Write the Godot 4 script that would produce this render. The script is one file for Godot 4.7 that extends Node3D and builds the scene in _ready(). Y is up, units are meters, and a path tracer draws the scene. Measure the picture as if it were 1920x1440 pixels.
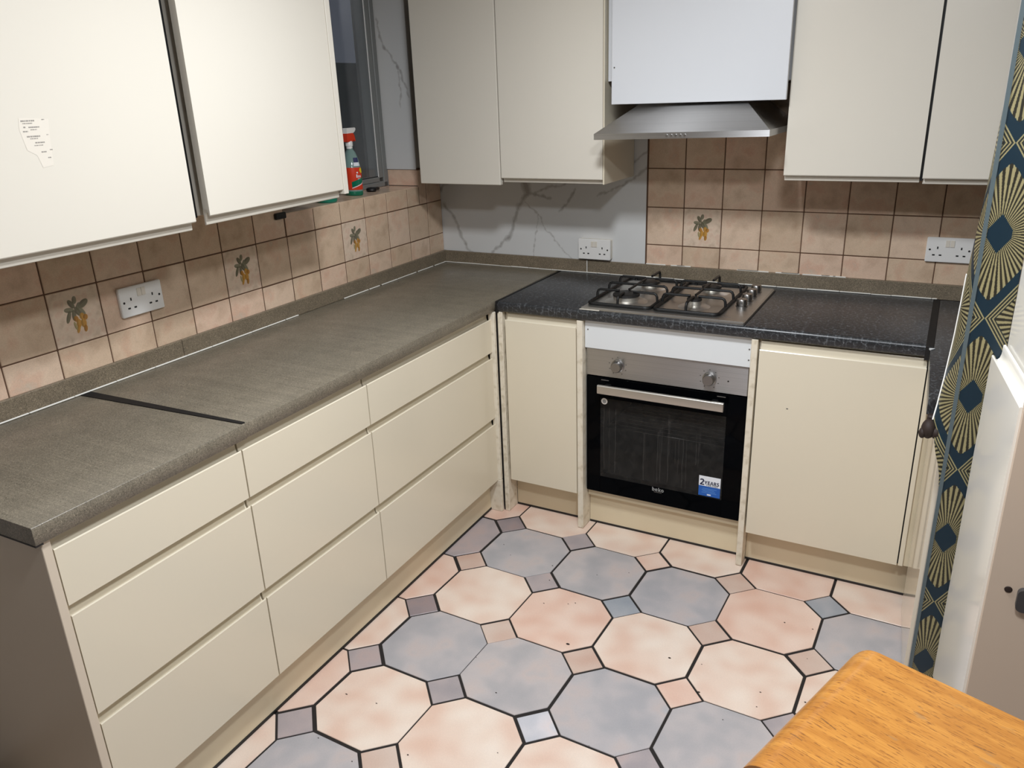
extends Node3D
# A small kitchen corner. x runs along the back wall, z towards the viewer, y up; the back wall's face is z = 0.
# The left wall is not quite square to the back wall: its run is built in axes turned by TURN about the corner.

const TURN := 0.0181
var M := {}                 # materials
var names := {}
var rng := RandomNumberGenerator.new()

# ---------------------------------------------------------------- mesh buffer
class MB:
	var v := PackedVector3Array()
	var n := PackedVector3Array()
	var t := PackedVector2Array()
	var brushed := false          # lay the texture axis upright, across the grain of brushed metal
	func tri(a: Vector3, b: Vector3, c: Vector3, na: Vector3, nb: Vector3, nc: Vector3, ua := Vector2.ZERO, ub := Vector2.ZERO, uc := Vector2.ZERO):
		var f := (b - a).cross(c - a)
		if f.length_squared() < 1e-18: return
		if f.dot(na + nb + nc) > 0.0:
			v.append_array([a, c, b]); n.append_array([na, nc, nb]); t.append_array([ua, uc, ub])
		else:
			v.append_array([a, b, c]); n.append_array([na, nb, nc]); t.append_array([ua, ub, uc])
	func face(p: Array, nn: Vector3, uv := []):           # convex polygon, flat
		for i in range(1, p.size() - 1):
			if uv.size(): tri(p[0], p[i], p[i + 1], nn, nn, nn, uv[0], uv[i], uv[i + 1])
			else: tri(p[0], p[i], p[i + 1], nn, nn, nn)
	func quad4(a: Vector3, b: Vector3, c: Vector3, d: Vector3, na: Vector3, nb: Vector3, nc: Vector3, nd: Vector3, ua := Vector2.ZERO, ub := Vector2.ZERO, uc := Vector2.ZERO, ud := Vector2.ZERO):
		tri(a, b, c, na, nb, nc, ua, ub, uc); tri(a, c, d, na, nc, nd, ua, uc, ud)
	func box(lo: Vector3, hi: Vector3, c := 0.0015):       # chamfered box
		var m := (lo + hi) * 0.5
		var h := (hi - lo) * 0.5
		c = minf(c, minf(h.x, minf(h.y, h.z)) * 0.9)
		var ax := [Vector3.RIGHT, Vector3.UP, Vector3.BACK]
		var hh := [h.x, h.y, h.z]
		for i in 3:
			var j := (i + 1) % 3
			var k := (i + 2) % 3
			for s in [-1.0, 1.0]:
				var o: Vector3 = m + ax[i] * hh[i] * s
				var p := []
				for q in [[-1, -1], [1, -1], [1, 1], [-1, 1]]:
					p.append(o + ax[j] * (hh[j] - c) * q[0] + ax[k] * (hh[k] - c) * q[1])
				face(p, ax[i] * s, [Vector2(0, 0), Vector2(0, 1), Vector2(1, 1), Vector2(1, 0)] if brushed else [Vector2(0, 1), Vector2(1, 1), Vector2(1, 0), Vector2(0, 0)])
				if c > 0.0:
					for s2 in [-1.0, 1.0]:
						var a1: Vector3 = m + ax[i] * hh[i] * s + ax[j] * (hh[j] - c) * s2
						var a2: Vector3 = m + ax[i] * (hh[i] - c) * s + ax[j] * hh[j] * s2
						var e: Vector3 = ax[k] * (hh[k] - c)
						face([a1 - e, a1 + e, a2 + e, a2 - e], (ax[i] * s + ax[j] * s2).normalized())
		if c > 0.0:
			for sx in [-1.0, 1.0]:
				for sy in [-1.0, 1.0]:
					for sz in [-1.0, 1.0]:
						var s3 := Vector3(sx, sy, sz)
						face([m + s3 * (h - Vector3(0, c, c)), m + s3 * (h - Vector3(c, 0, c)), m + s3 * (h - Vector3(c, c, 0))], s3.normalized())
	# a profile (closed, in the u/w plane) swept from o by d; edges flatter than `soft` degrees are shaded smooth
	func ext(poly: PackedVector2Array, o: Vector3, u: Vector3, w: Vector3, d: Vector3, soft := 35.0, caps := true):
		var area := 0.0
		var k := poly.size()
		for i in k: area += poly[i].cross(poly[(i + 1) % k])
		if area < 0.0: poly.reverse()
		var en := []
		for i in k:
			var e := (poly[(i + 1) % k] - poly[i]).normalized()
			en.append(Vector2(e.y, -e.x))
		for i in k:
			var prev: Vector2 = en[(i + k - 1) % k]
			var cur: Vector2 = en[i]
			var nxt: Vector2 = en[(i + 1) % k]
			var n0 := cur
			var n1 := cur
			if absf(rad_to_deg(prev.angle_to(cur))) < soft: n0 = (prev + cur).normalized()
			if absf(rad_to_deg(cur.angle_to(nxt))) < soft: n1 = (cur + nxt).normalized()
			var a := o + u * poly[i].x + w * poly[i].y
			var b := o + u * poly[(i + 1) % k].x + w * poly[(i + 1) % k].y
			var m0 := u * n0.x + w * n0.y
			var m1 := u * n1.x + w * n1.y
			quad4(a, b, b + d, a + d, m0, m1, m1, m0)
		if caps:
			var idx := Geometry2D.triangulate_polygon(poly)
			var dn := d.normalized()
			for i in range(0, idx.size(), 3):
				var q := []
				for j in 3: q.append(o + u * poly[idx[i + j]].x + w * poly[idx[i + j]].y)
				tri(q[0], q[1], q[2], -dn, -dn, -dn)
				tri(q[0] + d, q[1] + d, q[2] + d, dn, dn, dn)
	# profile of (radius, height) turned about an axis
	func lathe(prof: Array, o: Vector3, up := Vector3.UP, seg := 24, squash := 1.0, soft := 40.0):
		var u := up.cross(Vector3.FORWARD if absf(up.dot(Vector3.FORWARD)) < 0.9 else Vector3.RIGHT).normalized()
		var w := up.cross(u).normalized()
		var en := []
		for i in prof.size() - 1:
			var e: Vector2 = (prof[i + 1] - prof[i]).normalized()
			en.append(Vector2(e.y, -e.x))
		for i in prof.size() - 1:
			var cur: Vector2 = en[i]
			var n0 := cur
			var n1 := cur
			if i > 0 and absf(rad_to_deg(en[i - 1].angle_to(cur))) < soft: n0 = (en[i - 1] + cur).normalized()
			if i < en.size() - 1 and absf(rad_to_deg(cur.angle_to(en[i + 1]))) < soft: n1 = (cur + en[i + 1]).normalized()
			for s in seg:
				var a0 := TAU * s / seg
				var a1 := TAU * (s + 1) / seg
				var r0 := u * cos(a0) + w * sin(a0) * squash
				var r1 := u * cos(a1) + w * sin(a1) * squash
				var p: Vector2 = prof[i]
				var q: Vector2 = prof[i + 1]
				quad4(o + r0 * p.x + up * p.y, o + r1 * p.x + up * p.y, o + r1 * q.x + up * q.y, o + r0 * q.x + up * q.y,
					r0 * n0.x + up * n0.y, r1 * n0.x + up * n0.y, r1 * n1.x + up * n1.y, r0 * n1.x + up * n1.y,
					Vector2(float(s) / seg, 1.0 - float(i) / (prof.size() - 1)), Vector2(float(s + 1) / seg, 1.0 - float(i) / (prof.size() - 1)),
					Vector2(float(s + 1) / seg, 1.0 - float(i + 1) / (prof.size() - 1)), Vector2(float(s) / seg, 1.0 - float(i + 1) / (prof.size() - 1)))
	func tube(p: Array, r: float, seg := 8, closed := false):
		var k := p.size()
		var rings := []
		var cen := []
		var nn := k + 1 if closed else k
		for i in nn:
			var c: Vector3 = p[i % k]
			var a: Vector3 = p[(i + k - 1) % k] if (closed or i > 0) else p[0]
			var b: Vector3 = p[(i + 1) % k] if (closed or i < k - 1) else p[k - 1]
			var d := (b - a).normalized()
			var u := d.cross(Vector3.UP)
			if u.length() < 0.05: u = d.cross(Vector3.RIGHT)
			u = u.normalized()
			if i > 0:
				var lu: Vector3 = rings[i - 1][0]
				u = (lu - d * lu.dot(d)).normalized()
			var w := d.cross(u)
			var ring := []
			for s in seg: ring.append(u * cos(TAU * s / seg) + w * sin(TAU * s / seg))
			rings.append(ring); cen.append(c)
		for i in nn - 1:
			for s in seg:
				var s1 := (s + 1) % seg
				var off := 0
				if closed and i == nn - 2:     # join up with the nearest point of the first ring
					off = 0
				quad4(cen[i] + rings[i][s] * r, cen[i] + rings[i][s1] * r, cen[i + 1] + rings[i + 1][s1] * r, cen[i + 1] + rings[i + 1][s] * r, rings[i][s], rings[i][s1], rings[i + 1][s1], rings[i + 1][s])
		if not closed:
			for e in [0, nn - 1]:
				var d2: Vector3 = (cen[0] - cen[1]).normalized() if e == 0 else (cen[nn - 1] - cen[nn - 2]).normalized()
				var q := []
				for s in seg: q.append(cen[e] + rings[e][s] * r)
				face(q, d2)
	func sphere(c: Vector3, r: Vector3, seg := 16, st := 10):
		for i in st:
			for s in seg:
				var q := []
				for e in [[i, s], [i, s + 1], [i + 1, s + 1], [i + 1, s]]:
					var th: float = PI * e[0] / st
					var ph: float = TAU * e[1] / seg
					q.append(Vector3(sin(th) * cos(ph), cos(th), sin(th) * sin(ph)))
				quad4(c + q[0] * r, c + q[1] * r, c + q[2] * r, c + q[3] * r, (q[0] / r).normalized(), (q[1] / r).normalized(), (q[2] / r).normalized(), (q[3] / r).normalized())
	func mesh(org: Vector3) -> ArrayMesh:
		var a := []
		a.resize(Mesh.ARRAY_MAX)
		var vv := PackedVector3Array()
		vv.resize(v.size())
		for i in v.size(): vv[i] = v[i] - org
		var nn := PackedVector3Array()
		nn.resize(n.size())
		for i in n.size(): nn[i] = n[i].normalized()
		a[Mesh.ARRAY_VERTEX] = vv
		a[Mesh.ARRAY_NORMAL] = nn
		a[Mesh.ARRAY_TEX_UV] = t
		var m := ArrayMesh.new()
		m.add_surface_from_arrays(Mesh.PRIMITIVE_TRIANGLES, a)
		return m

# ---------------------------------------------------------------- scene tree helpers
func numbered(called: String) -> String:
	if not names.has(called):
		names[called] = 0
		return called
	names[called] += 1
	return "%s_%03d" % [called, names[called]]

func thing(called: String, label: String, category: String, at: Vector3, left := false, group := "") -> Node3D:
	var o := Node3D.new()
	o.name = numbered(called)
	add_child(o)
	o.set_meta("org", at)
	o.position = LP(at) if left else at
	if left: o.rotation.y = TURN
	o.set_meta("label", label)
	o.set_meta("category", category)
	if group: o.set_meta("group", group)
	return o

func org(o: Node) -> Vector3:
	while not o.has_meta("org"): o = o.get_parent()
	return o.get_meta("org")

func part(called: String, mb: MB, mat, parent: Node, label := "") -> MeshInstance3D:
	var o := MeshInstance3D.new()
	o.name = called
	o.mesh = mb.mesh(org(parent))
	o.material_override = mat if mat is Material else M[mat]
	parent.add_child(o, true)
	if label: o.set_meta("label", label)
	return o

func single(called: String, mb: MB, mat, label: String, category: String, at: Vector3, left := false, group := "") -> MeshInstance3D:
	var o := MeshInstance3D.new()
	o.name = numbered(called)
	o.mesh = mb.mesh(at)
	o.material_override = mat if mat is Material else M[mat]
	add_child(o)
	o.set_meta("org", at)
	o.position = LP(at) if left else at
	if left: o.rotation.y = TURN
	o.set_meta("label", label)
	if category: o.set_meta("category", category)
	if group: o.set_meta("group", group)
	return o

func struct(called: String, mb: MB, mat, label: String, left := false) -> MeshInstance3D:
	var o := single(called, mb, mat, label, "", Vector3.ZERO, left)
	o.set_meta("kind", "structure")
	return o

func LP(p: Vector3) -> Vector3:
	return p.rotated(Vector3.UP, TURN)

func bx(x0: float, x1: float, y0: float, y1: float, z0: float, z1: float, c := 0.0015) -> MB:
	var m := MB.new()
	m.box(Vector3(x0, y0, z0), Vector3(x1, y1, z1), c)
	return m

func V2(a: Array) -> PackedVector2Array:
	var p := PackedVector2Array()
	for q in a: p.append(Vector2(q[0], q[1]))
	return p

func rounded(x0: float, x1: float, y0: float, y1: float, r: float, k := 5) -> PackedVector2Array:
	var p := PackedVector2Array()
	for c in [[x1 - r, y0 + r, -90], [x1 - r, y1 - r, 0], [x0 + r, y1 - r, 90], [x0 + r, y0 + r, 180]]:
		for i in k + 1:
			var a := deg_to_rad(c[2] + 90.0 * i / k)
			p.append(Vector2(c[0] + r * cos(a), c[1] + r * sin(a)))
	return p

# ---------------------------------------------------------------- materials
func mat(c: Color, rough := 0.5, metal := 0.0) -> StandardMaterial3D:
	var m := StandardMaterial3D.new()
	m.albedo_color = c
	m.roughness = rough
	m.metallic = metal
	return m

func c8(r: int, g: int, b: int) -> Color:
	return Color(r / 255.0, g / 255.0, b / 255.0)

func noise(freq: float, seed: int, oct := 3) -> FastNoiseLite:
	var f := FastNoiseLite.new()
	f.noise_type = FastNoiseLite.TYPE_SIMPLEX_SMOOTH
	f.frequency = freq
	f.seed = seed
	f.fractal_octaves = oct
	return f

# seamless value of a noise over a size x size tile
func fill(size: int, f: Callable) -> ImageTexture:
	var im := Image.create(size, size, true, Image.FORMAT_RGB8)
	for y in size:
		for x in size:
			im.set_pixel(x, y, f.call(x, y))
	im.generate_mipmaps()
	return ImageTexture.create_from_image(im)

func cloud(size: int, freq: float, seed: int, ramp: Array, grain := 0.0, oct := 4) -> ImageTexture:
	var f := noise(freq, seed, oct)
	var src := f.get_seamless_image(size, size, false, false, 0.15)
	var g := Gradient.new()
	g.offsets = PackedFloat32Array()
	g.colors = PackedColorArray()
	for r in ramp: g.add_point(r[0], r[1])
	rng.seed = seed
	return fill(size, func(x, y):
		var c := g.sample(src.get_pixel(x, y).r)
		if grain > 0.0:
			var k := 1.0 + rng.randf_range(-grain, grain)
			c = Color(c.r * k, c.g * k, c.b * k)
		return c)

func triplanar(m: StandardMaterial3D, tex: Texture2D, period: float, world := true) -> StandardMaterial3D:
	m.albedo_texture = tex
	m.uv1_triplanar = true
	m.uv1_world_triplanar = world
	m.uv1_scale = Vector3.ONE / period
	return m

func stamp(im: Image, x: float, y: float, r: float, c: Color, a: float):
	for j in range(int(y - r) - 1, int(y + r) + 2):
		for i in range(int(x - r) - 1, int(x + r) + 2):
			if i < 0 or j < 0 or i >= im.get_width() or j >= im.get_height(): continue
			var d := Vector2(i - x, j - y).length()
			var k := clampf(r + 0.5 - d, 0.0, 1.0) * a
			if k > 0.0: im.set_pixel(i, j, im.get_pixel(i, j).lerp(c, k))

func leaf(im: Image, x: float, y: float, l: float, w: float, deg: float, c: Color, a := 0.85):
	var d := Vector2.RIGHT.rotated(deg_to_rad(deg))
	for j in range(maxi(0, int(y - l)), mini(im.get_height(), int(y + l) + 1)):
		for i in range(maxi(0, int(x - l)), mini(im.get_width(), int(x + l) + 1)):
			var p := Vector2(i - x, j - y)
			var u := p.dot(d) / l
			var v := p.dot(d.orthogonal()) / w
			var q := u * u + v * v
			if q < 1.0:
				var shade := 0.85 + 0.3 * v * 0.5 + (0.12 if absf(v) < 0.12 else 0.0)
				im.set_pixel(i, j, im.get_pixel(i, j).lerp(Color(c.r * shade, c.g * shade, c.b * shade), a * clampf((1.0 - q) * 5.0, 0, 1)))

func vein(im: Image, pts: Array, sx: float, x0: float, y1: float, wide: float, col: Color, a: float, seed: int):
	# pts in metres (x, y) on the panel; drawn as a wandering soft line of changing width
	var f := noise(0.9, seed, 3)
	var step := 0.0012
	for k in pts.size() - 1:
		var p := Vector2(pts[k][0], pts[k][1])
		var q := Vector2(pts[k + 1][0], pts[k + 1][1])
		var n := maxi(1, int(p.distance_to(q) / step))
		for i in n:
			var t := p.lerp(q, float(i) / n)
			var wob := f.get_noise_2d(t.x * 26.0, t.y * 26.0)
			var wob2 := f.get_noise_2d(t.x * 26.0 + 90.0, t.y * 26.0)
			t += Vector2(wob, wob2) * 0.008
			var wd := wide * (0.55 + 0.9 * absf(f.get_noise_2d(t.x * 30.0 + 40.0, t.y * 30.0)) * 2.0)
			# a soft wide smear and a finer core
			stamp(im, (t.x - x0) * sx, (y1 - t.y) * sx, maxf(1.2, wd * sx * 1.6), col, a * 0.10)
			stamp(im, (t.x - x0) * sx, (y1 - t.y) * sx, maxf(0.6, wd * sx * 0.6), col, a * 0.22)

func make_materials():
	# painted and foil-faced cabinet fronts
	M.cream = mat(c8(224, 214, 192), 0.2)
	M.cream_white = mat(c8(222, 216, 203), 0.25)
	M.cream_dark = mat(c8(222, 208, 178), 0.35)
	M.carcass = mat(c8(226, 216, 196), 0.4)
	M.gloss_white = mat(c8(240, 236, 227), 0.14)
	M.gloss = mat(c8(228, 218, 200), 0.06)
	M.beige_side = mat(c8(205, 186, 166), 0.4)
	M.end_panel = mat(c8(214, 200, 180), 0.3)
	M.post = triplanar(mat(Color.WHITE, 0.45), cloud(256, 0.02, 5, [[0.0, c8(196, 184, 160)], [0.4, c8(226, 216, 196)], [1.0, c8(232, 224, 206)]]), 0.22)
	M.white_box = mat(c8(216, 218, 221), 0.35)
	M.white = mat(c8(222, 225, 226), 0.35)
	M.white_plastic = mat(c8(232, 230, 226), 0.3)
	M.black = mat(c8(10, 10, 10), 0.5)
	M.dark = mat(c8(34, 30, 28), 0.6)
	M.strip = mat(c8(14, 11, 10), 0.7)
	M.inside = mat(c8(70, 66, 60), 0.7)
	M.wall_paint = mat(c8(176, 172, 166), 0.8)
	M.far_paint = mat(c8(112, 106, 100), 0.8)
	M.ceiling_paint = mat(c8(238, 236, 232), 0.85)
	M.silicone = mat(c8(232, 230, 222), 0.35)
	M.grout = mat(c8(92, 66, 48), 0.85)
	M.floor_grout = mat(c8(30, 25, 23), 0.85)
	M.brown = mat(c8(38, 24, 18), 0.7)
	# worktops
	rng.seed = 11
	var lowf := noise(0.012, 3, 3).get_seamless_image(512, 512, false, false, 0.2)
	var midf := noise(0.15, 8, 2).get_seamless_image(512, 512, false, false, 0.1)
	var gt := fill(512, func(x, y):
		var k := 0.93 + 0.12 * (lowf.get_pixel(x, y).r - 0.5) + 0.10 * (midf.get_pixel(x, y).r - 0.5) + rng.randf_range(-0.19, 0.19)
		var c := c8(130, 121, 105)
		var r := rng.randf()
		if r < 0.06: k *= 0.58
		elif r < 0.11: k *= 1.34
		return Color(c.r * k, c.g * k, c.b * k))
	M.worktop = triplanar(mat(c8(246, 246, 246), 0.34), gt, 0.62)
	M.worktop.roughness_texture = cloud(256, 0.02, 21, [[0.0, Color(0.75, 0.75, 0.75)], [0.5, Color(0.95, 0.95, 0.95)], [1.0, Color(1, 1, 1)]])
	M.upstand = triplanar(mat(c8(255, 248, 240), 0.4), gt, 0.62)
	rng.seed = 12
	var cell := FastNoiseLite.new()
	cell.noise_type = FastNoiseLite.TYPE_CELLULAR
	cell.cellular_return_type = FastNoiseLite.RETURN_DISTANCE2_DIV
	cell.frequency = 0.05
	cell.seed = 4
	cell.fractal_octaves = 2
	cell.domain_warp_enabled = true
	cell.domain_warp_amplitude = 14.0
	var cim := cell.get_seamless_image(512, 512, false, false, 0.1)
	var bt := fill(512, func(x, y):
		var e := cim.get_pixel(x, y).r
		var k := 0.75 + 0.7 * midf.get_pixel(x, y).r + rng.randf_range(-0.2, 0.2)
		var c := c8(38, 39, 41)
		if e > 0.7: c = c.lerp(c8(140, 146, 150), clampf((e - 0.7) * 3.5, 0, 1) * rng.randf_range(0.1, 0.9))
		return Color(c.r * k, c.g * k, c.b * k))
	M.black_top = triplanar(mat(Color.WHITE, 0.30), bt, 0.5)
	# wall tiles: sandy glaze with pink and grey clouds, a few tints
	var wt := cloud(512, 0.012, 31, [[0.0, c8(196, 172, 150)], [0.35, c8(216, 194, 172)], [0.55, c8(222, 200, 178)], [0.8, c8(216, 186, 164)], [1.0, c8(204, 190, 172)]], 0.035, 5)
	var tints := [c8(255, 250, 246), c8(246, 240, 232), c8(255, 246, 242), c8(240, 234, 226)]
	for i in 4: M["tile%d" % i] = triplanar(mat(tints[i], 0.22), wt, 0.75)
	var fi := Image.create(256, 256, true, Image.FORMAT_RGB8)
	var src: Image = wt.get_image()
	for y in 256:
		for x in 256: fi.set_pixel(x, y, src.get_pixel(x, y))
	var g1 := c8(104, 100, 78)
	var g2 := c8(124, 120, 96)
	var o1 := c8(208, 150, 62)
	var o2 := c8(190, 128, 50)
	for l in [[128, 50, 20, 12, 100, g2], [108, 66, 26, 13, 60, g1], [168, 76, 32, 17, 150, g1], [140, 84, 22, 10, 120, g2], [92, 92, 26, 13, 10, g2], [84, 124, 32, 11, 115, g1], [112, 122, 28, 12, 95, g1], [154, 112, 30, 13, 60, g2], [132, 106, 26, 12, 70, g1]]:
		leaf(fi, l[0], l[1], l[2], l[3], l[4], l[5])
	for l in [[118, 140, 15, 13, 80, o2], [150, 134, 17, 14, 90, o1], [166, 142, 15, 13, 100, o2], [128, 164, 22, 14, 95, o1], [152, 168, 24, 15, 92, o1], [156, 196, 18, 10, 100, o2], [120, 190, 22, 9, 110, o1], [108, 172, 22, 7, 80, c8(176, 160, 110)]]:
		leaf(fi, l[0], l[1], l[2], l[3], l[4], l[5], 0.9)
	fi.generate_mipmaps()
	M.tile_fruit = mat(Color.WHITE, 0.22)
	M.tile_fruit.albedo_texture = ImageTexture.create_from_image(fi)
	# marble-look splash panel
	var sx := 1000.0
	var mi := Image.create(1040, 560, true, Image.FORMAT_RGB8)
	mi.fill(c8(212, 212, 210))
	var vc := c8(160, 156, 152)
	var y1 := 1.52
	vein(mi, [[0.42, 1.40], [0.445, 1.31], [0.47, 1.245], [0.43, 1.20], [0.40, 1.13], [0.37, 1.05], [0.30, 0.99], [0.27, 0.96]], sx, 0, y1, 0.006, vc, 0.35, 1)
	vein(mi, [[0.44, 1.34], [0.465, 1.245]], sx, 0, y1, 0.014, vc, 0.30, 8)
	vein(mi, [[0.47, 1.245], [0.52, 1.235], [0.58, 1.225]], sx, 0, y1, 0.004, vc, 0.5, 2)
	vein(mi, [[0.50, 1.245], [0.58, 1.275], [0.66, 1.285], [0.80, 1.33], [0.93, 1.36], [1.03, 1.43]], sx, 0, y1, 0.004, vc, 0.4, 3)
	vein(mi, [[0.455, 1.20], [0.52, 1.15], [0.55, 1.09], [0.62, 1.02], [0.68, 0.96]], sx, 0, y1, 0.003, vc, 0.45, 4)
	vein(mi, [[0.52, 1.15], [0.50, 1.06], [0.49, 0.96]], sx, 0, y1, 0.0022, vc, 0.5, 5)
	vein(mi, [[0.02, 1.18], [0.07, 1.13], [0.10, 1.06], [0.14, 0.98], [0.17, 0.95]], sx, 0, y1, 0.005, vc, 0.35, 6)
	vein(mi, [[0.70, 1.27], [0.67, 1.22], [0.62, 1.17]], sx, 0, y1, 0.004, vc, 0.5, 7)
	vein(mi, [[0.0, 1.24], [0.03, 1.27], [0.08, 1.31]], sx, 0, y1, 0.007, vc, 0.3, 9)
	vein(mi, [[0.80, 1.24], [0.92, 1.29], [1.02, 1.36]], sx, 0, y1, 0.004, vc, 0.35, 10)
	mi.generate_mipmaps()
	M.marble = mat(Color.WHITE, 0.22)
	M.marble.albedo_texture = ImageTexture.create_from_image(mi)
	var ri := Image.create(180, 900, true, Image.FORMAT_RGB8)
	ri.fill(c8(212, 212, 210))
	vein(ri, [[0.01, 1.98], [0.03, 1.88], [0.08, 1.82], [0.11, 1.78], [0.13, 1.72], [0.15, 1.66]], 1000.0, 0, 2.2, 0.004, vc, 0.5, 14)
	vein(ri, [[0.10, 1.79], [0.11, 1.70], [0.10, 1.62]], 1000.0, 0, 2.2, 0.003, vc, 0.4, 15)
	ri.generate_mipmaps()
	M.marble_reveal = mat(Color.WHITE, 0.22)
	M.marble_reveal.albedo_texture = ImageTexture.create_from_image(ri)
	# floor tiles
	var pk := cloud(512, 0.007, 41, [[0.0, c8(219, 187, 170)], [0.35, c8(225, 200, 185)], [0.6, c8(228, 208, 194)], [1.0, c8(233, 218, 206)]], 0.02, 2)
	var gr := cloud(512, 0.006, 43, [[0.0, c8(164, 164, 167)], [0.35, c8(173, 171, 173)], [0.6, c8(185, 180, 180)], [0.8, c8(191, 181, 178)], [1.0, c8(178, 177, 179)]], 0.02, 3)
	M.P = mat(c8(254, 254, 252), 0.3); M.P.albedo_texture = pk
	M.Q = mat(c8(250, 240, 236), 0.3); M.Q.albedo_texture = pk
	M.G = mat(c8(255, 252, 251), 0.3); M.G.albedo_texture = gr
	M.H = mat(c8(250, 249, 250), 0.3); M.H.albedo_texture = gr
	M.Mv = mat(c8(240, 230, 230), 0.3); M.Mv.albedo_texture = gr
	M.Mk = mat(c8(206, 194, 196), 0.3); M.Mk.albedo_texture = gr
	M.Bg = mat(c8(228, 222, 220), 0.3); M.Bg.albedo_texture = pk
	M.Wp = mat(Color(1.12, 1.13, 1.15), 0.3); M.Wp.albedo_texture = gr
	M.Ub = mat(c8(228, 237, 244), 0.3); M.Ub.albedo_texture = gr
	# metals
	rng.seed = 51
	var si := Image.create(256, 256, true, Image.FORMAT_RGB8)
	for y in 256:
		var k := rng.randf_range(0.90, 1.0)
		for x in 256:
			var q := k + rng.randf_range(-0.02, 0.02)
			si.set_pixel(x, y, Color(q, q, q))
	si.generate_mipmaps()
	var st := ImageTexture.create_from_image(si)
	M.steel = triplanar(mat(c8(196, 195, 194), 0.36, 1.0), st, 0.12)
	M.steel_hob = triplanar(mat(c8(206, 204, 200), 0.38, 1.0), st, 0.12)
	M.burner_dish = mat(c8(222, 220, 216), 0.4, 1.0)
	M.knob_metal = mat(c8(150, 148, 146), 0.3, 1.0)
	M.steel.anisotropy_enabled = true
	M.steel.anisotropy = 0.85
	M.alu = mat(c8(206, 202, 194), 0.42, 1.0)
	M.chrome = mat(c8(210, 208, 204), 0.2, 1.0)
	M.iron = mat(c8(8, 8, 8), 0.5)
	M.burner = mat(c8(30, 29, 28), 0.5)
	M.black_glass = mat(c8(4, 5, 7), 0.05)
	M.black_glass.metallic_specular = 0.15
	# oven window: smoked glass with dried drips on it
	rng.seed = 61
	var oi := Image.create(384, 256, true, Image.FORMAT_RGBA8)
	oi.fill(Color(0.035, 0.034, 0.033, 0.72))
	var dn := noise(0.03, 62, 3)
	for y in 256:
		for x in 384:
			var e := clampf(dn.get_noise_2d(x, y) * 0.5 + 0.3, 0, 1)
			oi.set_pixel(x, y, Color(0.15 + 0.07 * e, 0.148 + 0.068 * e, 0.145 + 0.064 * e, 0.74 + 0.1 * e))
	for s in [[14, 30, 230, 0.5], [30, 20, 235, 0.35], [52, 30, 236, 0.6], [142, 90, 240, 0.6], [146, 92, 190, 0.35], [186, 80, 244, 0.5], [192, 70, 230, 0.4], [198, 60, 238, 0.4], [216, 20, 232, 0.6], [220, 40, 150, 0.4], [250, 90, 200, 0.4], [262, 80, 246, 0.5], [272, 80, 244, 0.4], [300, 70, 160, 0.5], [308, 60, 170, 0.35], [312, 20, 120, 0.35], [240, 100, 170, 0.35]]:
		var wob := 0.0
		for y in range(s[1], s[2]):
			wob += rng.randf_range(-0.18, 0.18)
			var xx := clampi(int(s[0] + wob), 0, 382)
			var a: float = s[3] * rng.randf_range(0.5, 1.0)
			var cc := oi.get_pixel(xx, y).lerp(Color(0.56, 0.54, 0.52, 0.97), a * 0.75)
			oi.set_pixel(xx, y, cc)
			oi.set_pixel(xx + 1, y, oi.get_pixel(xx + 1, y).lerp(cc, 0.5))
	oi.generate_mipmaps()
	M.oven_glass = mat(Color.WHITE, 0.04)
	M.oven_glass.metallic_specular = 0.2
	M.oven_glass.albedo_texture = ImageTexture.create_from_image(oi)
	M.oven_glass.transparency = BaseMaterial3D.TRANSPARENCY_ALPHA
	M.enamel = mat(c8(84, 82, 80), 0.4)
	# window glass
	M.pane = mat(Color(0.55, 0.6, 0.62, 0.10), 0.02)
	M.pane.transparency = BaseMaterial3D.TRANSPARENCY_ALPHA
	M.frame = mat(c8(124, 126, 124), 0.4)
	M.fence = triplanar(mat(Color.WHITE, 0.8), cloud(128, 0.02, 71, [[0.0, c8(70, 60, 52)], [1.0, c8(96, 84, 74)]]), 1.0)
	# table wood: orange varnished plywood, grain along u
	var wn := noise(1.0, 81, 4)
	var wn2 := noise(1.0, 82, 3)
	rng.seed = 83
	var wi := Image.create(1024, 768, true, Image.FORMAT_RGB8)
	for y in 768:
		for x in 1024:
			var wv := wn.get_noise_2d(x * 0.0016, y * 0.006) * 26.0
			var band := sin((y + wv * 5.0) * 0.055 + wn2.get_noise_2d(x * 0.004, y * 0.02) * 3.0)
			var fine := wn2.get_noise_2d(x * 0.012 + 300.0, y * 0.55)
			var fleck := wn.get_noise_2d(x * 0.022 + 700.0, y * 0.28)
			var c := c8(164, 106, 42).lerp(c8(194, 136, 62), 0.5 + 0.26 * band + 0.6 * fine)
			if fleck > 0.30: c = c.lerp(c8(112, 66, 30), clampf((fleck - 0.30) * 4.0, 0, 0.75))
			var stain := wn.get_noise_2d(x * 0.011 + 40.0, y * 0.019 + 900.0)
			if stain > 0.5: c = c.lerp(c8(150, 116, 82), clampf((stain - 0.5) * 3.0, 0, 0.55))
			wi.set_pixel(x, y, c)
	for s in 26:                                        # scratches
		var px := rng.randf_range(80, 900)
		var py := rng.randf_range(40, 720)
		var ll := rng.randf_range(10, 46)
		var dy := rng.randf_range(-0.15, 0.35)
		for i in int(ll):
			stamp(wi, px + i, py + i * dy, rng.randf_range(0.8, 1.8), c8(112, 74, 40), 0.5)
	wi.generate_mipmaps()
	M.wood = mat(Color.WHITE, 0.3)
	M.wood.albedo_texture = ImageTexture.create_from_image(wi)
	M.wood.clearcoat_enabled = true
	M.wood.clearcoat = 0.3
	M.wood.clearcoat_roughness = 0.25
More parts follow.
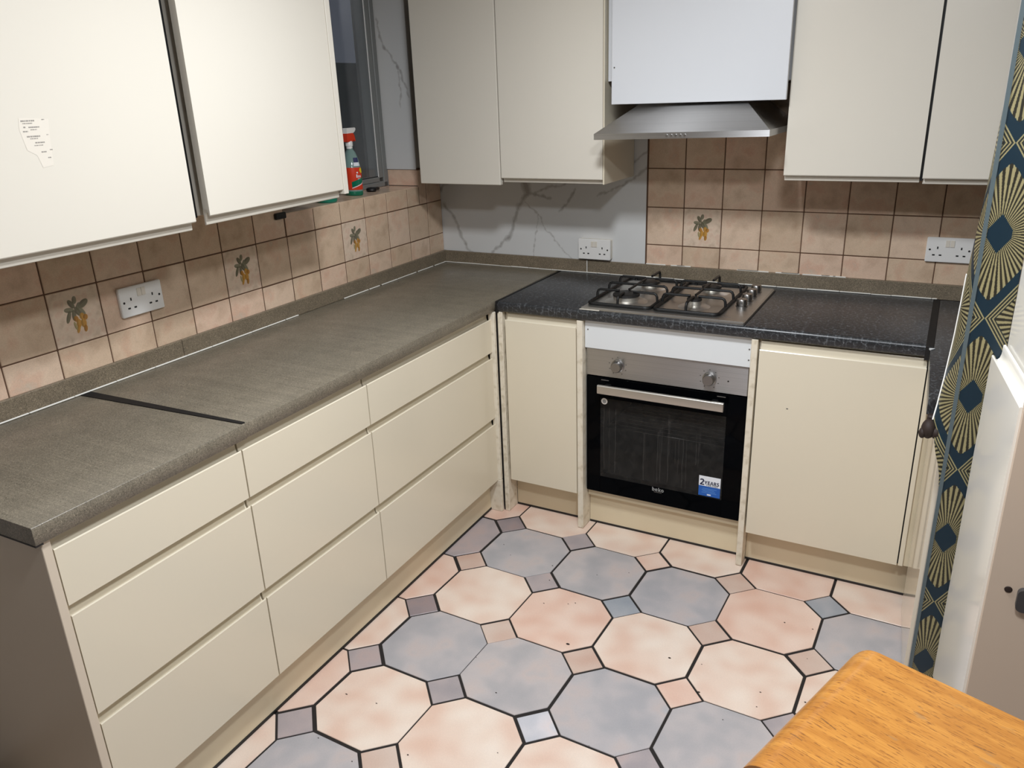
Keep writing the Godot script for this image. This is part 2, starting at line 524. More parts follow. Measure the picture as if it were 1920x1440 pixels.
	M.wood_edge = mat(c8(188, 126, 66), 0.5)
	make_wallpaper()
	# bottles and small things
	M.red = mat(c8(214, 58, 28), 0.35)
	M.green = mat(c8(14, 112, 84), 0.25)
	M.teal = mat(c8(20, 128, 104), 0.25)
	M.bottle = mat(c8(120, 146, 140), 0.12)
	M.yellow = mat(c8(236, 200, 40), 0.4)
	M.navy_print = mat(c8(46, 52, 96), 0.4)
	M.blue_print = mat(c8(24, 92, 178), 0.35)
	M.paper = mat(c8(232, 236, 242), 0.4)
	M.paper_edge = mat(c8(238, 236, 230), 0.6)
	M.dark_print = mat(c8(24, 32, 66), 0.5)
	M.grey_print = mat(c8(150, 152, 152), 0.4)
	M.mid_print = mat(c8(96, 92, 88), 0.5)
	M.bead = mat(c8(84, 96, 100), 0.3)
	M.switch_white = mat(c8(222, 214, 200), 0.3)
	M.lamp_body = mat(c8(236, 236, 234), 0.5)

func make_wallpaper():
	# navy ground, brass fans above and below a navy diamond, and nested brass lozenge lines between them
	var W := 0.24
	var H := 0.383
	var w := 320
	var h := 512
	var im := Image.create(w, h, true, Image.FORMAT_RGB8)
	var navy := c8(7, 36, 50)
	var gold := c8(146, 137, 100)
	var dk := c8(38, 35, 24)
	for j in h:
		for i in w:
			var x := (float(i) / w - 0.5) * W
			var y := (0.5 - float(j) / h) * H
			# nearest lozenge centre: (0,0) carries fans, (W/2, H/2) carries fans and lines
			var d0 := absf(x) / (W * 0.5) + absf(y) / (H * 0.5)
			var lines := d0 > 1.0
			if lines:
				x = x - signf(x) * W * 0.5
				y = y - signf(y) * H * 0.5
				d0 = absf(x) / (W * 0.5) + absf(y) / (H * 0.5)
			var c := navy
			if lines:
				for e in [0.985, 0.925, 0.865]:
					if absf(d0 - e) < 0.014: c = gold
					elif absf(d0 - e) < 0.026 and c != gold: c = dk
			# rays all round the middle, cut off by a pointed outline with stepped tips
			var a := atan2(absf(x), absf(y) * 0.8)
			var k := fmod(a / 0.112 + 0.5, 1.0)
			var tip := floorf(a / 0.112 + 0.5)
			var reach := 0.150 - 0.72 * absf(x) - 0.002 * fmod(tip, 2.0)
			if absf(y) < reach and d0 < 0.83:
				c = gold if absf(k - 0.5) > 0.24 else dk
			if maxf(absf(x) / 0.0235, absf(x) / 0.030 + absf(y) / 0.043) < 1.0: c = navy
			im.set_pixel(i, j, c)
	im.generate_mipmaps()
	M.wallpaper = mat(Color.WHITE, 0.4)
	M.wallpaper.albedo_texture = ImageTexture.create_from_image(im)

# where a point of the wallpapered pier falls in the pattern (s = distance along the paper from the fan axis)
func paper_uv(s: float, y: float) -> Vector2:
	return Vector2(s / 0.24 + 0.5, 0.5 - (y - 0.948) / 0.383)

# ---------------------------------------------------------------- room
func _ready():
	rng.seed = 1
	# camera
	var cam := Camera3D.new()
	cam.name = "camera"
	add_child(cam)
	cam.position = Vector3(2.11504, 1.65590, 3.16219)
	cam.rotation_order = EULER_ORDER_YXZ
	cam.rotation_degrees = Vector3(-20.18238, 29.18051, -2.13308)
	cam.fov = 51.940
	cam.near = 0.05
	cam.current = true
	# night sky over the garden
	var we := WorldEnvironment.new()
	we.name = "environment"
	var env := Environment.new()
	env.background_mode = Environment.BG_COLOR
	env.background_color = c8(92, 96, 108)
	env.background_energy_multiplier = 0.6
	env.ambient_light_source = Environment.AMBIENT_SOURCE_BG
	env.tonemap_mode = Environment.TONE_MAPPER_LINEAR
	env.tonemap_exposure = 1.0
	env.sdfgi_enabled = true
	env.ssao_enabled = true
	env.ssil_enabled = true
	we.environment = env
	add_child(we)
	make_materials()
	# two square ceiling lamps, out of the picture above the viewer
	lamp(Vector3(1.40, 2.4, 1.68), 0.22, 3.3)
	lamp(Vector3(2.05, 2.4, 2.53), 0.22, 2.75)
	room()
	left_run()
	back_run()
	right_side()
	wall_units()
	small_things()

func lamp(at: Vector3, s: float, energy: float):
	var t := thing("ceiling_lamp", "square white ceiling lamp nearer the back wall" if at.z < 2.2 else "square white ceiling lamp above the wooden table", "lamp", at, false, "ceiling lamps")
	part("housing", bx(at.x - s * 0.6, at.x + s * 0.6, 2.375, 2.4, at.z - s * 0.6, at.z + s * 0.6, 0.004), "lamp_body", t)
	var e := mat(Color.WHITE, 0.5)
	e.emission_enabled = true
	e.emission = c8(255, 246, 232)
	e.emission_energy_multiplier = 2.0
	var m := MB.new()
	m.box(Vector3(at.x - s * 0.5, 2.368, at.z - s * 0.5), Vector3(at.x + s * 0.5, 2.376, at.z + s * 0.5), 0.002)
	part("lamp_panel", m, e, t)
	var l := AreaLight3D.new()
	l.name = "area_light"
	l.area_size = Vector2(s, s)
	l.light_color = c8(244, 249, 255)
	l.light_energy = energy
	l.area_range = 12.0
	l.area_attenuation = 2.0
	l.shadow_enabled = true
	l.position = Vector3(at.x, 2.36, at.z) - at
	l.rotation_degrees = Vector3(-90, 0, 0)
	t.add_child(l)

const T := 0.1536            # wall tile pitch
const TY := 1.0472           # first full course of wall tiles starts here
const TZ := 0.7397           # a joint on the left wall
const TX := 1.0215           # a joint on the back wall
const UP := 0.966            # top of the worktop upstand
const SILL := 1.283

func tile(parent: Node, mb: MB, fruit := false):
	part("tile", mb, "tile_fruit" if fruit else "tile%d" % rng.randi_range(0, 3), parent)

func room():
	# floor slab (dark grout) and octagon tiles with small squares between them
	var fl := struct("floor", bx(-0.2, 3.0, -0.12, -0.003, -0.2, 5.5, 0), "floor_grout", "octagonal cream and grey tiled kitchen floor with dark joints")
	var P := 0.3069
	var so := 0.0813
	var fa := 0.0246
	var hp := P * 0.5
	rng.seed = 7
	for j in range(-2, 11):
		for i in range(-3, 8):
			for dot in [false, true]:
				var cx := P * (i + (0.5 if dot else 0.0))
				var cz := P * (j + (0.5 if dot else 0.0))
				var wx := 0.8558 + cx - fa * cz
				var wz := 0.8515 + cz + fa * cx
				if wx < 0.25 or wx > 2.85 or wz < 0.35 or wz > 4.2: continue
				var g := 0.0038 + rng.randf_range(-0.0008, 0.0012)
				var poly := PackedVector2Array()
				if dot:
					var q := hp - so - g * 1.4
					poly = V2([[q, 0], [0, q], [-q, 0], [0, -q]])
				else:
					var a := hp - g
					var b := so - g * 0.4
					poly = V2([[a, -b], [a, b], [b, a], [-b, a], [-a, b], [-a, -b], [-b, -a], [b, -a]])
				var key := tile_key(i, j, dot)
				var mb := MB.new()
				var uvo := Vector2(rng.randf(), rng.randf())
				var jx := rng.randf_range(-0.0027, 0.0027)
				var jz := rng.randf_range(-0.0027, 0.0027)
				var top := rng.randf_range(-0.0004, 0.0)
				var ring := []
				var inner := []
				var uv := []
				for p in poly:
					var q2 := p + Vector2(jx, jz)
					var r2 := p * (1.0 - 0.0012 / p.length()) + Vector2(jx, jz)
					ring.append(Vector3(wx + q2.x - fa * q2.y, top - 0.0012, wz + q2.y + fa * q2.x))
					inner.append(Vector3(wx + r2.x - fa * r2.y, top, wz + r2.y + fa * r2.x))
					uv.append(p / 0.62 + uvo)
				mb.face(inner, Vector3.UP, uv)
				for k in poly.size():
					var k1 := (k + 1) % poly.size()
					var o2: Vector3 = (ring[k] + ring[k1]) * 0.5 - Vector3(wx, 0, wz)
					o2.y = 0
					o2 = o2.normalized()
					mb.quad4(inner[k], inner[k1], ring[k1], ring[k], (o2 + Vector3.UP).normalized(), (o2 + Vector3.UP).normalized(), (o2 + Vector3.UP).normalized(), (o2 + Vector3.UP).normalized(), uv[k], uv[k1], uv[k1], uv[k])
					mb.quad4(ring[k], ring[k1], ring[k1] - Vector3(0, 0.004, 0), ring[k] - Vector3(0, 0.004, 0), o2, o2, o2, o2, uv[k], uv[k1], uv[k1], uv[k])
				part("tile", mb, key, fl)
	struct("ceiling", bx(-0.3, 3.0, 2.4, 2.5, -0.2, 5.5, 0), "ceiling_paint", "plain white kitchen ceiling")
	struct("wall_right", bx(2.82, 2.95, -0.1, 2.4, -0.2, 5.4, 0), "far_paint", "painted wall behind the right-hand cabinets")
	struct("wall_front", bx(-0.3, 2.95, -0.1, 2.4, 5.4, 5.55, 0), "far_paint", "painted wall behind the viewer")
	# left wall with its window opening
	var lw := MB.new()
	var z0 := 0.185
	var z1 := 1.05
	lw.box(Vector3(-0.28, -0.1, -0.15), Vector3(0, SILL - 0.008, 5.4), 0)
	lw.box(Vector3(-0.28, 2.15, -0.15), Vector3(0, 2.42, 5.4), 0)
	lw.box(Vector3(-0.28, SILL - 0.008, -0.15), Vector3(0, 2.15, z0 - 0.006), 0)
	lw.box(Vector3(-0.28, SILL - 0.008, z1), Vector3(0, 2.15, 5.4), 0)
	var wl := struct("wall_left", lw, "wall_paint", "left wall with a band of beige tiles and a window", true)
	var gb := MB.new()                    # grout bed behind the tiles
	gb.box(Vector3(0, UP - 0.03, 0.0), Vector3(0.0062, SILL - 0.004, 2.62), 0)
	gb.box(Vector3(0, SILL - 0.004, z1), Vector3(0.0062, 1.36, 2.62), 0)
	gb.box(Vector3(0, SILL - 0.004, 0.0), Vector3(0.0062, 1.36, z0 - 0.002), 0)
	part("grout", gb, "grout", wl)
	rng.seed = 9
	var g2 := 0.0016
	var rows := [[UP - 0.004, TY], [TY, TY + T], [TY + T, TY + 2 * T]]
	for r in 3:
		for i in range(-5, 13):
			var a: float = maxf(TZ + T * i, 0.006)
			var b: float = minf(TZ + T * (i + 1), 2.61)
			if b - a < 0.012: continue
			var spans := [[a, b, rows[r][1]]]
			if r == 2:
				spans = []
				if a < z0: spans.append([a, minf(b, z0), rows[r][1]])
				if b > z0 and a < z1: spans.append([maxf(a, z0), minf(b, z1), SILL])
				if b > z1: spans.append([maxf(a, z1), b, rows[r][1]])
			for s in spans:
				if s[1] - s[0] < 0.008: continue
				var jt := rng.randf_range(-0.0006, 0.0006)
				tile(wl, face_tile(Vector3(0, rows[r][0] + g2, s[0] + g2), Vector3(0.0075 + jt * 0.6, s[2] - g2 + jt, s[1] - g2), 0), r == 1 and (i == 7 or i == 3 or i == -1))
	# tiled window board and the reveal
	for k in 6:
		var a2 := maxf(z0, 0.123 + T * k)
		var b2 := minf(z1, 0.123 + T * (k + 1))
		if b2 - a2 < 0.01: continue
		tile(wl, bx(-0.16, 0.006, SILL - 0.008, SILL, a2 + 0.001, b2 - 0.001, 0.001))
	tile(wl, bx(-0.155, 0.004, SILL + 0.002, 1.353, z0 - 0.008, z0, 0.001))
	var rv := MB.new()
	rv.box(Vector3(-0.158, 1.356, z0 - 0.006), Vector3(0.0, 2.15, z0 - 0.001), 0)
	rv.face([Vector3(-0.158, 1.356, z0), Vector3(0.0, 1.356, z0), Vector3(0.0, 2.15, z0), Vector3(-0.158, 2.15, z0)], Vector3.BACK, [Vector2(0, 0.94), Vector2(0.88, 0.94), Vector2(0.88, 0.05), Vector2(0, 0.05)])
	part("reveal_panel", rv, "marble_reveal", wl, "grey marble-effect panel lining the window reveal")
	# window: grey frame, glass, night outside
	var wn := struct("window_1", window_frame(z0, z1), "frame", "grey framed window in the left wall with dark night outside", true)
	part("pane", bx(-0.172, -0.167, SILL + 0.04, 2.1, z0 + 0.058, z1 - 0.058, 0), "pane", wn)
	part("glazing_bead", bx(-0.1635, -0.1600, SILL + 0.044, 2.1, z0 + 0.0605, z0 + 0.0635, 0.0008), "white_plastic", wn, "pale glazing bead")
	var gk2 := bx(-0.172, -0.162, SILL + 0.043, SILL + 0.047, z0 + 0.06, z1 - 0.06, 0.001)
	part("gasket", gk2, "black", wn, "black rubber gasket")
	# back wall: marble-look panel on the left, tiles on the right
	var wb := struct("wall_back", bx(-0.2, 2.95, -0.1, 2.42, -0.15, 0.0, 0), "wall_paint", "back wall with marble-effect panel and beige tiles")
	var mp := MB.new()
	mp.box(Vector3(0.0, UP - 0.02, 0.0), Vector3(1.016, 1.5, 0.0055), 0)
	mp.face([Vector3(0.0, UP - 0.02, 0.006), Vector3(1.016, UP - 0.02, 0.006), Vector3(1.016, 1.5, 0.006), Vector3(0.0, 1.5, 0.006)], Vector3.BACK, [Vector2(0, 0.574 / 0.56), Vector2(1.016 / 1.04, 0.574 / 0.56), Vector2(1.016 / 1.04, 0.02 / 0.56), Vector2(0, 0.02 / 0.56)])
	part("splash_panel", mp, "marble", wb, "pale grey marble-effect splash panel with darker veins")
	part("grout", bx(1.0165, 2.8, UP - 0.03, 1.83, 0.0, 0.0060, 0), "grout", wb)
	for r in range(-1, 5):
		for i in range(0, 12):
			var ya := UP - 0.004 if r < 0 else TY + T * r
			var yb := TY + T * (r + 1)
			var xa := TX + T * i
			var xb := minf(TX + T * (i + 1), 2.8)
			if xb - xa < 0.02: continue
			var jt2 := rng.randf_range(-0.0006, 0.0006)
			tile(wb, face_tile(Vector3(xa + g2, ya + g2, 0), Vector3(xb - g2, yb - g2 + jt2, 0.0075 + jt2 * 0.6), 2), r == 0 and i == 1)
	# garden fence and ground outside the window
	var fe := MB.new()
	fe.box(Vector3(-2.6, -0.6, -7.0), Vector3(-2.5, 1.95, 3.0), 0.01)
	single("garden_fence", fe, "fence", "dark garden fence seen through the window at night", "fence", Vector3(-2.55, -0.6, -2.0))
	struct("ground", bx(-8.0, -0.29, -0.7, -0.6, -9.0, 6.0, 0), "fence", "dark ground outside the window")

func face_tile(lo: Vector3, hi: Vector3, axis: int) -> MB:
	# a wall tile with a chamfered edge; axis is the one it faces along, and its front face carries the 0..1 picture area
	var m := MB.new()
	m.box(lo, hi, 0.0016)
	var c := 0.0016
	var e := 0.00015
	var uv := [Vector2(0, 1), Vector2(1, 1), Vector2(1, 0), Vector2(0, 0)]
	if axis == 2:
		m.face([Vector3(lo.x + c, lo.y + c, hi.z + e), Vector3(hi.x - c, lo.y + c, hi.z + e), Vector3(hi.x - c, hi.y - c, hi.z + e), Vector3(lo.x + c, hi.y - c, hi.z + e)], Vector3.BACK, uv)
	else:
		m.face([Vector3(hi.x + e, lo.y + c, hi.z - c), Vector3(hi.x + e, lo.y + c, lo.z + c), Vector3(hi.x + e, hi.y - c, lo.z + c), Vector3(hi.x + e, hi.y - c, hi.z - c)], Vector3.RIGHT, uv)
	return m

func tile_key(i: int, j: int, dot: bool) -> String:
	if dot:
		var d := {"-1,-1": "Mk", "0,-1": "Mv", "1,-1": "Q", "2,-1": "Bg", "3,-1": "Ub", "-1,0": "Bg", "0,0": "Mv", "1,0": "Ub", "2,0": "Bg", "3,0": "Bg", "-1,1": "Mk", "0,1": "Bg", "1,1": "Bg", "2,1": "Q", "-1,2": "Mv", "0,2": "Mv", "1,2": "Wp", "2,2": "Mv", "-1,3": "Mv", "0,3": "Bg"}
		return d.get("%d,%d" % [i, j], ["Mv", "Bg", "Ub"][absi(i * 7 + j * 3) % 3])
	if i == -1: return "Mv" if j == 0 else ("Q" if j % 2 else "P")
	if i == 3 and j == 0: return "Q"
	if i == 4 and j == 0: return "H"
	if j % 2 == 0: return "H" if (i + j) % 2 == 0 else "G"
	return "Q" if (i * 3 + j) % 4 == 0 else "P"

func window_frame(z0: float, z1: float) -> MB:
	var m := MB.new()
	var x0 := -0.215
	var x1 := -0.156
	m.box(Vector3(x0, SILL, z0), Vector3(x1, 2.15, z0 + 0.030), 0.003)
	m.box(Vector3(x0, SILL, z0 + 0.030), Vector3(x1 - 0.003, 2.15, z0 + 0.062), 0.003)
	m.box(Vector3(x0, SILL, z1 - 0.06), Vector3(x1, 2.15, z1), 0.003)
	m.box(Vector3(x0, SILL, z0), Vector3(x1, SILL + 0.022, z1), 0.003)
	m.box(Vector3(x0, SILL + 0.022, z0), Vector3(x1 - 0.003, SILL + 0.044, z1), 0.003)
	m.box(Vector3(x0, 2.09, z0), Vector3(x1, 2.15, z1), 0.003)
	return m

# ---------------------------------------------------------------- cabinets
# A front with a J-shaped grip along one edge, in the plane spanned by `along` (unit) with outward normal `outw`.
# o = lower left corner of the front face, w wide, from y0 to y1 (end of the face) and the channel's back lip reaching lip beyond it.
func j_front(parent: Node, called: String, o: Vector3, along: Vector3, outw: Vector3, w: float, h: float, lip: float, up: bool, m := "cream", label := "") -> MeshInstance3D:
	var s := 1.0 if up else -1.0
	var ye := h if up else 0.0
	var yo := 0.0 if up else h
	var slab := V2([[0, yo], [-0.022, yo], [-0.022, ye - s * 0.016], [-0.006, ye - s * 0.016], [-0.006, ye - s * 0.006], [-0.0042, ye - s * 0.001], [-0.002, ye], [0.0, ye - s * 0.0025]])
	var mb := MB.new()
	mb.ext(slab, o, outw, Vector3.UP, along * w, 20.0)
	var d := part(called, mb, m, parent, label)
	var ch := V2([[-0.006, ye - s * 0.016], [-0.006, ye - s * 0.006], [-0.009, ye - s * 0.0095], [-0.013, ye - s * 0.0095], [-0.0165, ye - s * 0.005], [-0.0185, ye + s * 0.003], [-0.0190, ye + s * 0.010], [-0.0190, ye + s * (lip - 0.002)], [-0.0210, ye + s * lip], [-0.0240, ye + s * lip], [-0.0240, ye - s * 0.016]])
	var cb := MB.new()
	cb.ext(ch, o + along * 0.0008, outw, Vector3.UP, along * (w - 0.0016), 50.0)
	part("handle_channel", cb, m, d, "grip channel along the edge")
	return d

func left_run():
	var X := 0.6015                # plane of the drawer fronts
	var bounds := [0.630, 1.4175, 1.9281, 2.4319]
	var said := ["three-drawer cream base cabinet nearest the corner, the widest of the left row", "three-drawer cream base cabinet in the middle of the left row", "three-drawer cream base cabinet at the near end beside the dark end panel"]
	for u in 3:
		var a: float = bounds[u] + 0.001
		var b: float = bounds[u + 1] - 0.001
		var t := thing("base_cabinet", said[u], "cabinet", Vector3(0.3, 0, (a + b) / 2), true, "drawer base cabinets along the left wall")
		part("body", bx(0.03, X - 0.0255, 0.15, 0.866, a, b, 0.001), "carcass", t)
		for d in [[0.1465, 0.402, 0.025], [0.429, 0.683, 0.023], [0.7075, 0.8405, 0.026]]:
			j_front(t, "drawer", Vector3(X, d[0], b - 0.0012), Vector3(0, 0, -1), Vector3.RIGHT, b - a - 0.0024, d[1] - d[0], d[2], true)
	var pl := thing("plinth", "cream plinth board under the left row of drawers", "plinth", Vector3(0.555, 0, 1.5), true)
	part("board", bx(0.546, 0.5615, 0.009, 0.149, 0.632, 2.43, 0.001), "cream_dark", pl)
	part("seal", bx(0.547, 0.564, 0.0, 0.010, 0.632, 2.43, 0.001), "black", pl, "black seal strip at the floor")
	var ep := thing("end_panel", "tall shaded cream end panel closing the left row at its near end", "panel", Vector3(0.3, 0, 2.442), true)
	part("board", bx(0.01, 0.6035, 0.0, 0.867, 2.4328, 2.4525, 0.0012), "end_panel", ep)
	# grey stone-effect worktop in two lengths
	var D := 0.6107
	var w1 := thing("worktop", "grey-brown speckled worktop running from the corner along the left wall", "worktop", Vector3(0.3, 0.87, 1.0), true)
	var m1 := MB.new()
	m1.ext(V2([[0.0, 0.87], [D - 0.002, 0.87], [D, 0.872], [D, 0.9085], [D - 0.0015, 0.91], [0.0, 0.91]]), Vector3(0, 0, 0.0), Vector3.RIGHT, Vector3.UP, Vector3(0, 0, 1.9125), 50.0)
	part("slab", m1, "worktop", w1)
	var w2 := thing("worktop", "short grey-brown speckled worktop piece at the near left end, beyond the black joint", "worktop", Vector3(0.3, 0.87, 2.2), true)
	var m2 := MB.new()
	m2.ext(V2([[0.0, 0.8695], [D, 0.8695], [D + 0.002, 0.8715], [D + 0.002, 0.908], [D + 0.0005, 0.9095], [0.0, 0.9095]]), Vector3(0, 0, 1.9145), Vector3.RIGHT, Vector3.UP, Vector3(0, 0, 0.5515), 50.0)
	part("slab", m2, "worktop", w2)
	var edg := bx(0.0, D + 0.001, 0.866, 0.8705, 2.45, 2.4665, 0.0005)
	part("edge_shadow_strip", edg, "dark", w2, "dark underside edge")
	# black joint strip across it (tapers slightly)
	var js := MB.new()
	js.ext(V2([[0.022, 1.9455], [0.022, 1.915], [D - 0.003, 1.909], [D - 0.003, 1.9205]]), Vector3(0, 0.9095, 0), Vector3.RIGHT, Vector3.BACK, Vector3(0, 0.0022, 0), 5.0)
	single("joint_strip", js, "strip", "black metal joint strip across the grey left worktop", "strip", Vector3(0.3, 0.9105, 1.92), true)
	# upstands and silicone
	var us := thing("upstand", "low grey-brown upstand along the left wall behind the worktop", "upstand", Vector3(0.01, 0.91, 1.2), true)
	for s in [[0.0, 1.5795], [1.5810, 2.62]]:
		part("strip", bx(0.0076, 0.0205, 0.9102, UP, s[0] + 0.0, s[1], 0.002), "upstand", us)
	var sl := MB.new()
	var zz := 0.022
	rng.seed = 15
	while zz < 2.5:
		var ln := rng.randf_range(0.05, 0.16)
		var keep := zz > 1.1 or rng.randf() < 0.75
		if keep: sl.box(Vector3(0.018, 0.9102, zz), Vector3(0.0245 + rng.randf_range(-0.0008, 0.0012), 0.9145, zz + ln), 0.002)
		zz += ln + (0.0 if zz > 1.1 else rng.randf_range(0.0, 0.02))
	part("sealant", sl, "silicone", us, "white silicone bead along the worktop")

func back_run():
	var Z := 0.605
	# corner posts
	var pa := thing("corner_post", "worn white corner post closing the left drawer row, in the inner corner", "post", Vector3(0.6, 0, 0.62))
	var mpa := MB.new()
	mpa.box(Vector3(0.562, 0.0, 0.604), Vector3(0.626, 0.1485, 0.6215), 0.002)
	mpa.box(Vector3(0.600, 0.1485, 0.604), Vector3(0.626, 0.869, 0.6215), 0.002)
	part("board", mpa, "post", pa)
	var pb := thing("corner_post", "worn cream corner post beside the narrow door, in the inner corner", "post", Vector3(0.64, 0, 0.56))
	part("board", bx(0.6315, 0.652, 0.0, 0.869, 0.528, 0.603, 0.002), "post", pb)
	var bits := MB.new()
	bits.box(Vector3(0.6265, 0.002, 0.598), Vector3(0.6312, 0.869, 0.6005), 0)
	part("gap_filler", bits, "dark", pb, "dark dirty gap beside the post")
	# narrow cupboard
	var c1 := thing("base_cabinet", "narrow one-door cream base cabinet between the corner and the oven", "cabinet", Vector3(0.81, 0, 0.3))
	part("body", bx(0.655, 0.966, 0.15, 0.866, 0.03, Z - 0.0290, 0.001), "carcass", c1)
	j_front(c1, "door", Vector3(0.6665, 0.155, Z), Vector3.RIGHT, Vector3.BACK, 0.2975, 0.686, 0.025, true)
	var c2 := thing("base_cabinet", "wide one-door cream base cabinet on the right of the oven", "cabinet", Vector3(1.87, 0, 0.3))
	part("body", bx(1.622, 2.118, 0.15, 0.866, 0.03, Z - 0.0250, 0.001), "carcass", c2)
	var d2 := j_front(c2, "door", Vector3(1.6275, 0.1485, Z + 0.004), Vector3.RIGHT, Vector3.BACK, 0.4925, 0.689, 0.026, true)
	part("mark", bx(1.728, 1.734, 0.642, 0.6455, Z + 0.0035, Z + 0.0043, 0), "mid_print", d2, "tiny grey mark")
	# oven housing: two side posts, filler, plinths
	for s in [[0.967, 0.990, "left"], [1.599, 1.620, "right"]]:
		var pp := thing("oven_side_panel", "cream upright panel on the %s side of the oven, standing on the floor" % s[2], "panel", Vector3(s[0], 0, 0.3), false, "oven side panels")
		part("board", bx(s[0], s[1], 0.002, 0.868, 0.03, 0.6035, 0.0012), "post", pp)
	var fp := thing("filler_panel", "white filler panel between the worktop and the oven controls", "panel", Vector3(1.295, 0.76, 0.57))
	part("board", bx(0.992, 1.597, 0.762, 0.868, 0.566, 0.584, 0.001), "white", fp)
	for q in [[1.004, 0.833], [1.590, 0.826], [1.590, 0.788]]:
		var sc := MB.new()
		sc.lathe([Vector2(0.0028, 0), Vector2(0.0024, 0.0012), Vector2(0, 0.0016)], Vector3(q[0], q[1], 0.584), Vector3.BACK, 10)
		part("screw", sc, "mid_print", fp)
	var pls := [[0.653, 0.966, 0.530, 0.148, "cream plinth board below the narrow door"], [0.991, 1.598, 0.533, 0.132, "stained cream plinth board below the oven"], [1.621, 2.155, 0.545, 0.147, "cream plinth board below the wide right-hand door"]]
	for p in pls:
		var t := thing("plinth", p[4], "plinth", Vector3((p[0] + p[1]) / 2, 0, p[2]))
		part("board", bx(p[0], p[1], 0.008, p[3], p[2] - 0.016, p[2], 0.001), "cream_dark", t)
		part("seal", bx(p[0], p[1], 0.0, 0.009, p[2] - 0.016, p[2] + 0.002, 0.001), "dark", t, "dark seal strip at the floor")
	var lg := thing("oven_ledge", "stained cream ledge board directly under the oven", "ledge", Vector3(1.295, 0.13, 0.3))
	part("board", bx(0.991, 1.598, 0.134, 0.162, 0.05, 0.556, 0.002), "cream_dark", lg)
	oven()
	# black worktop
	var bw := thing("worktop", "black mottled worktop holding the gas hob along the back wall", "worktop", Vector3(1.37, 0.87, 0.3))
	var pr := [[0.0, 0.87], [0.592, 0.87]]
	for i in 9:
		var a := deg_to_rad(-90.0 + 22.5 * i)
		pr.append([0.596 + 0.012 * cos(a) + 0.0, (0.882 if i < 4 else 0.898) + 0.012 * sin(a)])
	pr.append([0.0, 0.91])
	var bm := MB.new()
	bm.ext(V2(pr), Vector3(0.6365, 0, 0), Vector3.BACK, Vector3.UP, Vector3(2.1085 - 0.6365, 0, 0), 40.0)
	part("slab", bm, "black_top", bw)
	var es := MB.new()
	es.ext(V2([[0.625, 0.021], [0.632, 0.021], [0.6385, 0.607], [0.629, 0.609]]), Vector3(0, 0.866, 0), Vector3.RIGHT, Vector3.BACK, Vector3(0, 0.0455, 0), 5.0)
	single("joint_strip", es, "black", "black metal joint strip where the grey worktop meets the black one", "strip", Vector3(0.63, 0.9, 0.3))
	single("joint_strip", bx(2.1085, 2.130, 0.868, 0.9125, 0.021, 0.628, 0.001), "strip", "black joint strip at the right end of the black worktop", "strip", Vector3(2.12, 0.9, 0.3))
	# right-hand return of the black worktop
	var rw := thing("worktop", "black mottled worktop return ending at the wallpapered pier", "worktop", Vector3(2.4, 0.87, 0.6))
	var rm := MB.new()
	rm.ext(V2([[2.1305, 0.0], [2.1305, 0.63], [2.1215, 0.645], [2.1330, 1.082], [2.183, 1.082], [2.183, 0.98], [2.81, 0.98], [2.81, 0.0]]), Vector3(0, 0.8705, 0), Vector3.RIGHT, Vector3.BACK, Vector3(0, 0.0395, 0), 5.0)
	part("slab", rm, "black_top", rw)
	var cap := MB.new()
	cap.sphere(Vector3(2.143, 0.842, 1.105), Vector3(0.017, 0.025, 0.024), 14, 9)
	cap.sphere(Vector3(2.131, 0.832, 1.112), Vector3(0.009, 0.014, 0.014), 10, 7)
	cap.sphere(Vector3(2.160, 0.836, 1.108), Vector3(0.014, 0.016, 0.018), 10, 7)
	cap.box(Vector3(2.136, 0.838, 1.07), Vector3(2.172, 0.874, 1.10), 0.004)
	part("torn_end", cap, "brown", rw, "dark brown broken end of the worktop")
	var ch := MB.new()
	ch.ext(V2([[2.118, 0.642], [2.134, 0.640], [2.124, 0.657]]), Vector3(0, 0.907, 0), Vector3.RIGHT, Vector3.BACK, Vector3(0, 0.005, 0), 5.0)
	part("filler_chip", ch, "white", rw, "white filler at the inner corner")
	# upstand along the back
	var us := thing("upstand", "low grey-brown upstand along the back wall behind the worktops", "upstand", Vector3(1.3, 0.91, 0.01))
	part("strip", bx(0.0205, 0.7555, 0.910, UP, 0.0078, 0.0204, 0.002), "upstand", us)
	part("strip", bx(0.7585, 2.81, 0.910, UP - 0.001, 0.0078, 0.0204, 0.002), "upstand", us)
	var sl := MB.new()
	rng.seed = 17
	var xx := 0.022
	while xx < 2.12:
		var ln := rng.randf_range(0.04, 0.14)
		sl.box(Vector3(xx, 0.9102, 0.018), Vector3(minf(xx + ln, 2.12), 0.9135 + rng.randf_range(0.0, 0.002), 0.0235 + rng.randf_range(-0.001, 0.001)), 0.002)
		xx += ln
	sl.box(Vector3(0.7555, 0.911, 0.0195), Vector3(0.7590, 0.965, 0.0212), 0.0005)
	for k in 14:
		var x2 := rng.randf_range(1.02, 1.9)
		sl.box(Vector3(x2, UP - 0.002, 0.0085), Vector3(x2 + rng.randf_range(0.02, 0.10), UP + 0.0025, 0.0135), 0.001)
	part("sealant", sl, "silicone", us, "white silicone bead along the worktop")
	hob()

